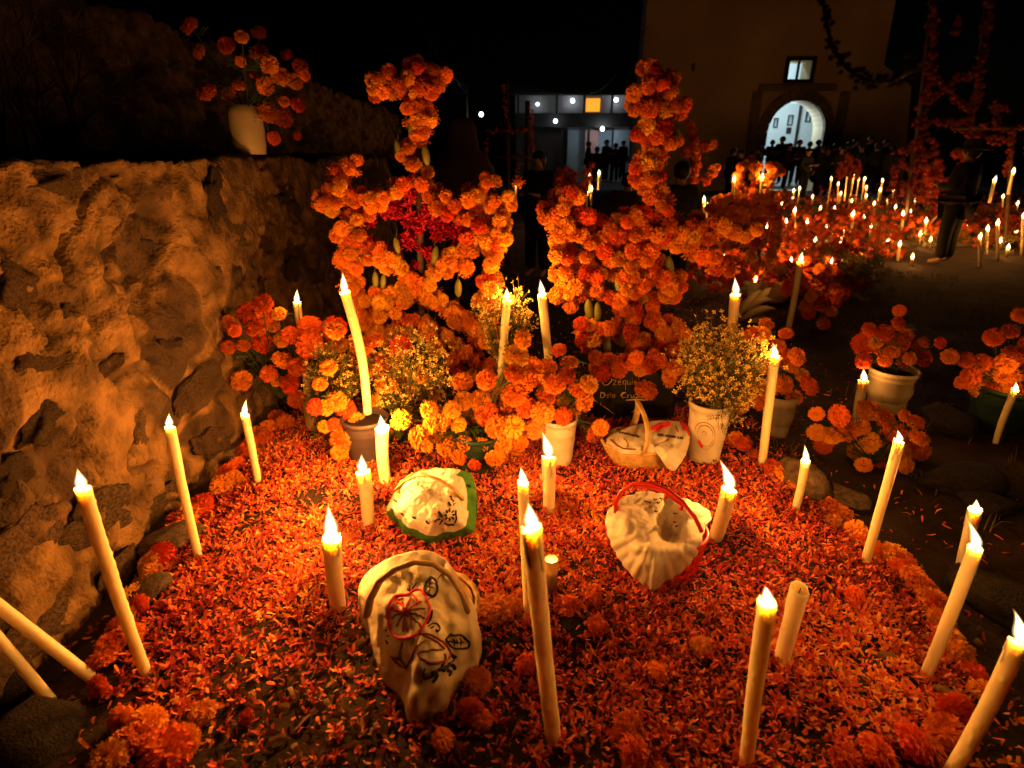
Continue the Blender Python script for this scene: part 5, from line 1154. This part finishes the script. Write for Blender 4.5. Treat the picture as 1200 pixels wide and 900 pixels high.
mb = MB(); q = at(1080, 286, fb.y - .2); mb.box((q.x - .8, q.y - .3, q.z - .16), (q.x + .7, q.y + .4, q.z + .02)); tag(mb.build('grave_slab', M['stone'], smooth=False), 'low pale grave slab under the far basket', 'slab')

# ================================================================== other flower crosses, arches and far flowers
def garland(name, label, cat, lines, Y, rpx, frame, group=None, step=1.5, m='farm', thick=.06, dens=1.0):
    pts = [p for ln in lines for p in ln]; bx = sum(p[0] for p in pts) / len(pts); b = at(bx, 300, Y); b.z = 0
    root = thing(name, label, cat, b, group); mb = MB(); fr = MB()
    for ln in lines:
        for (x, y) in polyline(ln, rpx * step):
            for _ in range(3):
                p = at(x + random.gauss(0, rpx * .7), y + random.gauss(0, rpx * .7), Y + random.gauss(0, thick)); low_heads(mb, p, rpx * pxm(p) * random.uniform(.7, 1.15))
    for ln in frame:
        P3 = [at(x, y, Y) for x, y in ln]; P3[0].z = 0 if ln[0][1] > 230 else P3[0].z; fr.tube(P3, .03, 6)
    mb.build('marigold_covering', M[m], root, smooth=False, kind='stuff'); fr.build('frame', M['wood'], root); return root
G2 = 'flower crosses on the graves behind'
cross('squat marigold cross with a double beam just right of the two main crosses', [
    (8, [(868, 196), (878, 190), (888, 196)]), (8, [(903, 192), (912, 198), (905, 205)]), (8, [(884, 206), (892, 212)]), (8, [(864, 206), (868, 220), (862, 236)]), (8, [(900, 210), (898, 225), (893, 236)]), (8, [(882, 222), (888, 236)]), (8, [(836, 236), (860, 232), (885, 232), (910, 228), (922, 230)]),
    (8, [(832, 246), (860, 246), (885, 246), (908, 246)]), (8.5, [(908, 250), (910, 268), (906, 288), (902, 305)]), (8.5, [(840, 262), (862, 258), (880, 255)]), (8.5, [(860, 270), (878, 270), (895, 262)]), (8.5, [(845, 290), (862, 284), (880, 280), (892, 290)]), (8.5, [(838, 305), (858, 308), (872, 320)]), (8.5, [(880, 300), (890, 312), (882, 325)]), (8.5, [(820, 296), (828, 312)]), (8, [(850, 276), (842, 268)])],
    [], [((884, 395), (886, 200)), ((835, 240), (922, 230))], G2, step=6.5, rpx=8.5, Y=6.3, wts=(5, 5, 2, 1), layers=((.05, 0), (-.05, .5)), jit=3)
cross('dim thin marigold cross behind the cross over the plaque', [(7, [(800, 178), (812, 176), (826, 172), (838, 168)]), (7, [(808, 146), (812, 160), (815, 176), (815, 195), (812, 215), (810, 240)]), (7, [(832, 205), (840, 196), (826, 212)])], [], [((812, 300), (810, 146))], G2, step=6, rpx=7, Y=6.5, wts=(1, 3, 5, 0), layers=((.03, 0), (-.03, .5)), jit=2.5)
garland('flower_cross', 'small dim crown-shaped marigold cross beyond the rows of far candles', 'flower cross', [[(984, 205), (985, 192), (990, 200), (996, 192), (997, 182), (998, 194), (1004, 200), (1006, 190), (1005, 206)], [(984, 206), (1005, 206)]], 13, 2.6, [[(995, 240), (997, 183)]], G2)
garland('flower_cross', 'dim cross of red marigolds at the left above the seated figures', 'flower cross', [[(640, 238), (655, 225), (652, 208), (672, 210)], [(655, 222), (690, 220)], [(690, 205), (660, 205)]], 7, 6, [[(668, 300), (668, 205)]], G2)
TY = 11.0
garland('flower_tower', 'tall dim lattice tower wound with red marigolds right of the church', 'flower tower', [[(1074, 200), (1080, 150), (1086, 100), (1092, 50), (1097, -10)], [(1136, 150), (1146, 100), (1154, 50), (1160, -10)], [(1086, 75), (1110, 104), (1134, 130)], [(1092, 118), (1112, 100), (1144, 82)], [(1076, 145), (1136, 142)], [(1120, 40), (1124, 20)]], TY, 4.2, [[(1066, 260), (1098, -60)], [(1130, 260), (1162, -60)]], step=1.5, m='falloff')
garland('flower_arch', 'thick dim stand of red marigolds at the foot of the flower tower', 'flower stand', [[(1046, 232), (1050, 200), (1060, 175), (1075, 165), (1085, 180), (1074, 200), (1084, 215), (1070, 235)], [(1052, 215), (1075, 225), (1090, 235)], [(1060, 190), (1078, 205), (1058, 222)], [(1098, 178), (1086, 165)], [(1086, 195), (1100, 192)]], 10.5, 4.6, [[(1058, 290), (1070, 165)]], m='falloff')
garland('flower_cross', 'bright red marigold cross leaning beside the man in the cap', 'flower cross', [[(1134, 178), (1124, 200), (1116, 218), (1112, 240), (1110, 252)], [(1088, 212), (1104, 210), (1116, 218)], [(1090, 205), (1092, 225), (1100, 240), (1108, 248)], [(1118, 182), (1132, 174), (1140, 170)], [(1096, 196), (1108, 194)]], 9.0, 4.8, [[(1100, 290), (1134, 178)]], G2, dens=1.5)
garland('flower_gate', 'long dim flower-hung beam with a small cross on top at the right edge', 'flower gate', [[(1118, 152), (1150, 150), (1180, 150), (1215, 150)], [(1170, 148), (1170, 118)], [(1160, 128), (1181, 127)], [(1130, 152), (1138, 166), (1150, 156), (1160, 168), (1172, 158)], [(1186, 152), (1184, 175), (1178, 205)], [(1205, 152), (1205, 180)], [(1140, 160), (1165, 162), (1190, 165)]], 9.5, 3.0, [[(1178, 290), (1188, 150)], [(1215, 290), (1215, 150)], [(1118, 150), (1220, 150)]], m='falloff')
garland('wooden_frame', 'dim wooden cross frame strung with a few flowers left of the lit house', 'flower frame', [[(590, 100), (594, 135), (596, 150)], [(572, 152), (600, 154), (622, 154)], [(622, 130), (624, 170), (628, 178)], [(606, 200), (610, 190), (612, 180)], [(570, 165), (568, 185)], [(505, 198), (520, 192), (528, 186)]], 8.0, 2.0, [[(596, 260), (594, 98)], [(618, 260), (618, 118)], [(572, 154), (624, 154)], [(580, 184), (626, 184)]], step=2.5)
fg = MB(); rnd = random.Random(21)
for g_ in range(190):
    x, y = (rnd.uniform(825, 945), rnd.uniform(316, 352)) if 95 <= g_ < 116 else (rnd.uniform(880, 1075), rnd.uniform(234, 325)) if (g_ < 62 or g_ >= 140) else ((rnd.uniform(1075, 1210), rnd.uniform(236, 290)) if g_ < 80 or g_ >= 116 else (rnd.gauss(950, 22), rnd.uniform(320, 352)))
    if x > 1000 + (330 - y) * 1.6 and y > 292: continue
    c = gnd(x, y); sp = .16 + .012 * c.y; hh_ = rnd.uniform(.15, .5) * min(1, .4 + c.y * .07)
    for _ in range(rnd.randint(10, 24)):
        a = rnd.uniform(0, 6.28); k = math.sqrt(rnd.random()); p = c + Vector((math.cos(a) * k * sp * 1.7, math.sin(a) * k * sp, hh_ * (1 - k * k) + rnd.uniform(0, .06))); low_heads(fg, p, rnd.uniform(.035, .065))
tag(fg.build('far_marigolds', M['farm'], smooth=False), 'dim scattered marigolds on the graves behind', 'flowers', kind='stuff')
fl = MB()
for _ in range(900):
    x, y = rnd.uniform(890, 1200), rnd.uniform(240, 345)
    if x > 1030 and y > 300: continue
    p = gnd(x, y)
    for k in range(3): leaves(fl, p + Vector((rnd.gauss(0, .1), rnd.gauss(0, .1), rnd.uniform(0, .25))), Vector((rnd.gauss(0, 1), rnd.gauss(0, 1), 1)), rnd.uniform(.1, .2), rnd)
tag(fl.build('far_foliage', M['leaf2'], smooth=False), 'dim tangled greenery on the graves behind', 'foliage', kind='stuff')
for i, (cx_, cy__, n_, w_, h_, lab) in enumerate([(955, 345, 34, 34, 40, 'dim clump of marigolds on the dark slope behind the right candles'), (1125, 420, 5, 14, 6, 'few marigold heads between the cream bucket and the green pot')]):
    g_ = gnd(cx_, cy__ + h_); bouquet(lab, (g_.x, g_.y, g_.z), [(cx_ + random.gauss(0, w_ * .5), cy__ + random.gauss(0, h_ * .45), 14) for _ in range(n_)], g_.y, leafn=120, wts=(1, 4, 5, 0), group='dim marigold clumps on the slope')
gw = thing('garland', 'dark flower garland slung from the church front to the flower tower', 'garland', at(1000, 80, 20)); mb = MB(); pts = smoothpx([(962, -20), (968, 30), (980, 68), (1005, 92), (1040, 100), (1080, 75)])
P3 = [at(x, y, 24 - 13 * i / len(pts)) for i, (x, y) in enumerate(pts)]; mb.tube(P3, .05, 6)
mb.build('rope', M['hat'], gw); mb = MB()
for p in P3:
    for _ in range(5): low_heads(mb, p + Vector((random.gauss(0, .08), random.gauss(0, .1), random.gauss(0, .1))), .1)
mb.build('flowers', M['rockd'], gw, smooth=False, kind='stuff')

# ================================================================== people
def skin(name, verts, edges, rad, m, parent=None, sub=2):
    me = bpy.data.meshes.new(name); me.from_pydata([tuple(v) for v in verts], edges, []); me.materials.append(m)
    o = bpy.data.objects.new(name, me); COL.objects.link(o)
    sk = o.modifiers.new('skin', 'SKIN'); sk.use_smooth_shade = True
    for v, r in zip(me.skin_vertices[0].data, rad): v.radius = (r, r) if not hasattr(r, '__len__') else r
    me.skin_vertices[0].data[0].use_root = True
    sb = o.modifiers.new('subdivision', 'SUBSURF'); sb.levels = sub; sb.render_levels = sub
    if parent: o.parent = parent
    return o
def person(label, x, y_head, Y, hgt_, face, coat=0, trousers=3, headgear=None, group=None, arms='down', base_z=0.0, fat=1.0, z=None):
    """x,y_head: pixel of the head top; built standing at distance Y, facing angle face (0 = away from the camera)"""
    p = at(x, y_head, Y); k = hgt_ / 1.72
    J = {'pel': (0, 0, .94), 'waist': (0, 0, 1.1), 'chest': (0, .01, 1.3), 'neck': (0, .0, 1.46), 'nk2': (0, .015, 1.53), 'head': (0, .025, 1.61), 'top': (0, .01, 1.69), 'nose': (0, .118, 1.60)}
    for s_, n_ in ((-1, 'l'), (1, 'r')):
        J['sh' + n_] = (s_ * .18, 0, 1.41)
        if arms == 'front': J['el' + n_] = (s_ * .25, .04, 1.14); J['wr' + n_] = (s_ * .14, .26, 1.16); J['pm' + n_] = (s_ * .10, .33, 1.18)
        else: J['el' + n_] = (s_ * .24, -.02, 1.13); J['wr' + n_] = (s_ * .25, .06, .89); J['pm' + n_] = (s_ * .25, .08, .81)
        J['hp' + n_] = (s_ * .09, 0, .9); J['kn' + n_] = (s_ * .10, .02, .5); J['an' + n_] = (s_ * .105, -.01, .09); J['to' + n_] = (s_ * .13, .15, .035)
        pm_ = Vector(J['pm' + n_]); wr = Vector(J['wr' + n_]); d = (pm_ - wr).normalized(); sd = Vector((0, 1, 0)) if arms == 'down' else Vector((1, 0, 0)) * -s_
        for f in range(4): J['f%d%s' % (f, n_)] = tuple(pm_ + d * (.07 + .012 * (1 - abs(f - 1.4))) + sd * (.018 * (f - 1.5)))
        J['th' + n_] = tuple(wr.lerp(pm_, .5) + sd * .045 + d * .03)
    names = list(J); ix = {n_: i for i, n_ in enumerate(names)}
    E = [('pel', 'waist'), ('waist', 'chest'), ('chest', 'neck'), ('neck', 'nk2'), ('nk2', 'head'), ('head', 'top'), ('head', 'nose')]
    for n_ in 'lr': E += [('chest', 'sh' + n_), ('sh' + n_, 'el' + n_), ('el' + n_, 'wr' + n_), ('wr' + n_, 'pm' + n_), ('pm' + n_, 'f0' + n_), ('pm' + n_, 'f1' + n_), ('pm' + n_, 'f2' + n_), ('pm' + n_, 'f3' + n_), ('wr' + n_, 'th' + n_), ('pel', 'hp' + n_), ('hp' + n_, 'kn' + n_), ('kn' + n_, 'an' + n_), ('an' + n_, 'to' + n_)]
    RD = {'pel': (.14, .11), 'waist': (.13, .10), 'chest': (.15, .11), 'neck': .062, 'nk2': .056, 'head': (.082, .098), 'top': .066, 'nose': .014}
    for n_ in 'lr': RD.update({'sh' + n_: .062, 'el' + n_: .042, 'wr' + n_: .028, 'pm' + n_: (.036, .018), 'th' + n_: .010, 'hp' + n_: .088, 'kn' + n_: .056, 'an' + n_: .04, 'to' + n_: .034, **{'f%d%s' % (f, n_): .009 for f in range(4)}})
    order = ['pel'] + [n_ for n_ in names if n_ != 'pel']; ix = {n_: i for i, n_ in enumerate(order)}
    body = skin('person', [Vector(J[n_]) * k for n_ in order], [(ix[a], ix[b]) for a, b in E], [tuple(c * k for c in (RD[n_] if hasattr(RD[n_], '__len__') else (RD[n_],) * 2)) for n_ in order], M['skin'], None, 2)
    tag(body, label, 'person', group)
    jn = ['waist', 'pel', 'chest', 'neck', 'shl', 'shr', 'ell', 'elr', 'wrl', 'wrr']; jx = {n_: i for i, n_ in enumerate(jn)}
    jr = {'waist': (.185, .15), 'pel': (.19, .155), 'chest': (.19, .15), 'neck': .085, 'shl': .088, 'shr': .088, 'ell': .066, 'elr': .066, 'wrl': .05, 'wrr': .05}
    skin('jacket', [Vector(J[n_]) * k for n_ in jn], [(jx[a], jx[b]) for a, b in (('pel', 'waist'), ('waist', 'chest'), ('chest', 'neck'), ('chest', 'shl'), ('chest', 'shr'), ('shl', 'ell'), ('shr', 'elr'), ('ell', 'wrl'), ('elr', 'wrr'))],
         [tuple(c * k * fat for c in (jr[n_] if hasattr(jr[n_], '__len__') else (jr[n_],) * 2)) for n_ in jn], M['clothes'][coat], body, 1)
    tn = ['pel', 'hpl', 'hpr', 'knl', 'knr', 'anl', 'anr']; tx = {n_: i for i, n_ in enumerate(tn)}; tr = {'pel': .15, 'hpl': .105, 'hpr': .105, 'knl': .078, 'knr': .078, 'anl': .066, 'anr': .066}
    skin('trousers', [Vector(J[n_]) * k for n_ in tn], [(tx[a], tx[b]) for a, b in (('pel', 'hpl'), ('pel', 'hpr'), ('hpl', 'knl'), ('hpr', 'knr'), ('knl', 'anl'), ('knr', 'anr'))], [(tr[n_] * k * fat,) * 2 for n_ in tn], M['clothes'][trousers], body, 1)
    # hair: a cap over the back and top of the skull
    mb = MB(); vs = []
    for i in range(9):
        for j in range(16):
            th = i / 8 * 2.0; ph = 2 * math.pi * j / 16; d = Vector((math.sin(th) * math.cos(ph), math.sin(th) * math.sin(ph), math.cos(th)))
            q = Vector((d.x * .098, d.y * .112 - .012, d.z * .112)) ; q.rotate(Quaternion((1, 0, 0), .55)); vs.append((q + Vector((0, .012, 1.632))) * k)
    mb.add(vs, [(i * 16 + j, i * 16 + (j + 1) % 16, (i + 1) * 16 + (j + 1) % 16, (i + 1) * 16 + j) for i in range(8) for j in range(16)]); mb.build('hair', M['hair'], body, rel=False)
    for s_ in (-1, 1):
        mb = MB(); mb.lathe([(.001, -.008), (.008, -.004), (.009, .002), (.001, .008)], Vector((s_ * .032, .098, 1.625)) * k, 8); mb.build('eye', M['white'], body, rel=False)
        mb = MB(); mb.tube([Vector((s_ * .088, .02, 1.585)) * k, Vector((s_ * .098, .008, 1.61)) * k, Vector((s_ * .09, .01, 1.64)) * k], [.008 * k, .016 * k, .010 * k], 6); mb.build('ear', M['skin'], body, rel=False)
    if headgear == 'hat':
        mb = MB(); mb.lathe([(.125, .0), (.19, -.012), (.192, -.004), (.118, .012), (.112, .06), (.095, .115), (.05, .122), (.001, .11)], Vector((0, .0, 1.67)) * k, 24, sq=1.15); mb.build('hat', M['hat'], body, rel=False)
    if headgear == 'shawl':
        mb = MB(); vs = []; prof = [(.02, 1.765), (.09, 1.74), (.125, 1.68), (.135, 1.6), (.15, 1.5), (.22, 1.43), (.29, 1.32), (.31, 1.15), (.33, .95), (.36, .7)]
        for i, (r_, z_) in enumerate(prof):
            for j in range(28):
                a = 2 * math.pi * j / 28; f = 1 + .05 * math.sin(a * 9 + i * .3) * (i > 4); vs.append(Vector((r_ * f * math.cos(a), r_ * f * math.sin(a) * .82 - .012 + (.0), z_)) * k)
        mb.add(vs, [(i * 28 + j, i * 28 + (j + 1) % 28, (i + 1) * 28 + (j + 1) % 28, (i + 1) * 28 + j) for i in range(len(prof) - 1) for j in range(28) if not (i in (1, 2, 3) and 4 < j < 10)]); mb.build('shawl', M['clothes'][2], body, rel=False)
    zz = p.z - hgt_ * 1.0 if z is None else z
    body.location = (p.x, Y, zz); body.rotation_euler = (0, 0, face)
    return body
def stand(label, x, yh, Y, face, **kw):
    p = at(x, yh, Y); g = kw.pop('ground', None); g = gz(p.x, Y) if g is None else g
    return person(label, x, yh, Y, p.z - g, face, z=g, **kw)
stand('person in dark jacket and brimmed hat standing with their back turned', 1142, 170, 8.1, .5, coat=0, headgear='hat', arms='front', fat=1.25)
stand('person wrapped in a dark shawl from the head down behind the left cross', 541, 143, 5.6, .3, coat=2, headgear='shawl', arms='front', fat=1.2)
stand('bare-headed person in a dark jacket in the gap between the two crosses', 632, 178, 7.2, 2.6, coat=0, arms='front', fat=1.2)
stand('short person in a dark coat just right of the post of the plaque cross', 800, 190, 5.6, .2, coat=1, fat=1.15)
stand('short person in a dark coat just left of the post of the plaque cross', 737, 203, 6.4, -.4, coat=4, fat=1.15)
proto = person('person in dark clothes in the crowd before the church door', 950, 166, 24.0, 1.68, 0, coat=0, group='crowd gathered before the church', z=-.05)
proto2 = person('person in dark clothes in the crowd before the church door', 906, 164, 24.5, 1.62, 2.9, coat=1, arms='front', group='crowd gathered before the church', z=-.05)
def copy_person(src, x, yh, Y, face, label=None, group=None):
    o = src.copy(); COL.objects.link(o)
    for c in src.children: d = c.copy(); COL.objects.link(d); d.parent = o
    p = at(x, yh, Y); h0 = 1.68 if src is proto else 1.62; s = random.uniform(.95, 1.06); o.scale = (s * 1.1, s * 1.1, s); o.location = (p.x, Y, p.z - h0 * s); o.rotation_euler = (0, 0, face)
    if label: o['label'] = label; o['group'] = group
    return o
for src, x0_, y0_ in ((proto, 950, 166), (proto2, 906, 164)):
    p = at(x0_, y0_, src.location.y); src.location = (p.x, src.location.y, p.z - (1.68 if src is proto else 1.62))
for i, (x, y, Y) in enumerate([(890, 172, 22), (918, 160, 23), (926, 168, 22), (938, 164, 23), (960, 164, 24), (966, 170, 21), (972, 173, 21), (980, 168, 22), (988, 172, 20), (996, 166, 22), (1004, 163, 22), (1012, 170, 21), (1022, 160, 22), (1030, 168, 21), (1040, 164, 22), (870, 176, 20), (882, 178, 19), (860, 174, 21), (1048, 172, 20), (948, 174, 19)]):
    copy_person(random.choice((proto, proto2)), x, y, Y, random.uniform(0, 6.28))
for i, (x, y, Y) in enumerate([(690, 166, 26), (711, 164, 26), (722, 168, 27), (731, 165, 27), (700, 172, 25)]):
    copy_person(random.choice((proto, proto2)), x, y, Y, random.uniform(0, 6.28), 'small dark figure standing before the lit house', 'figures before the lit house')
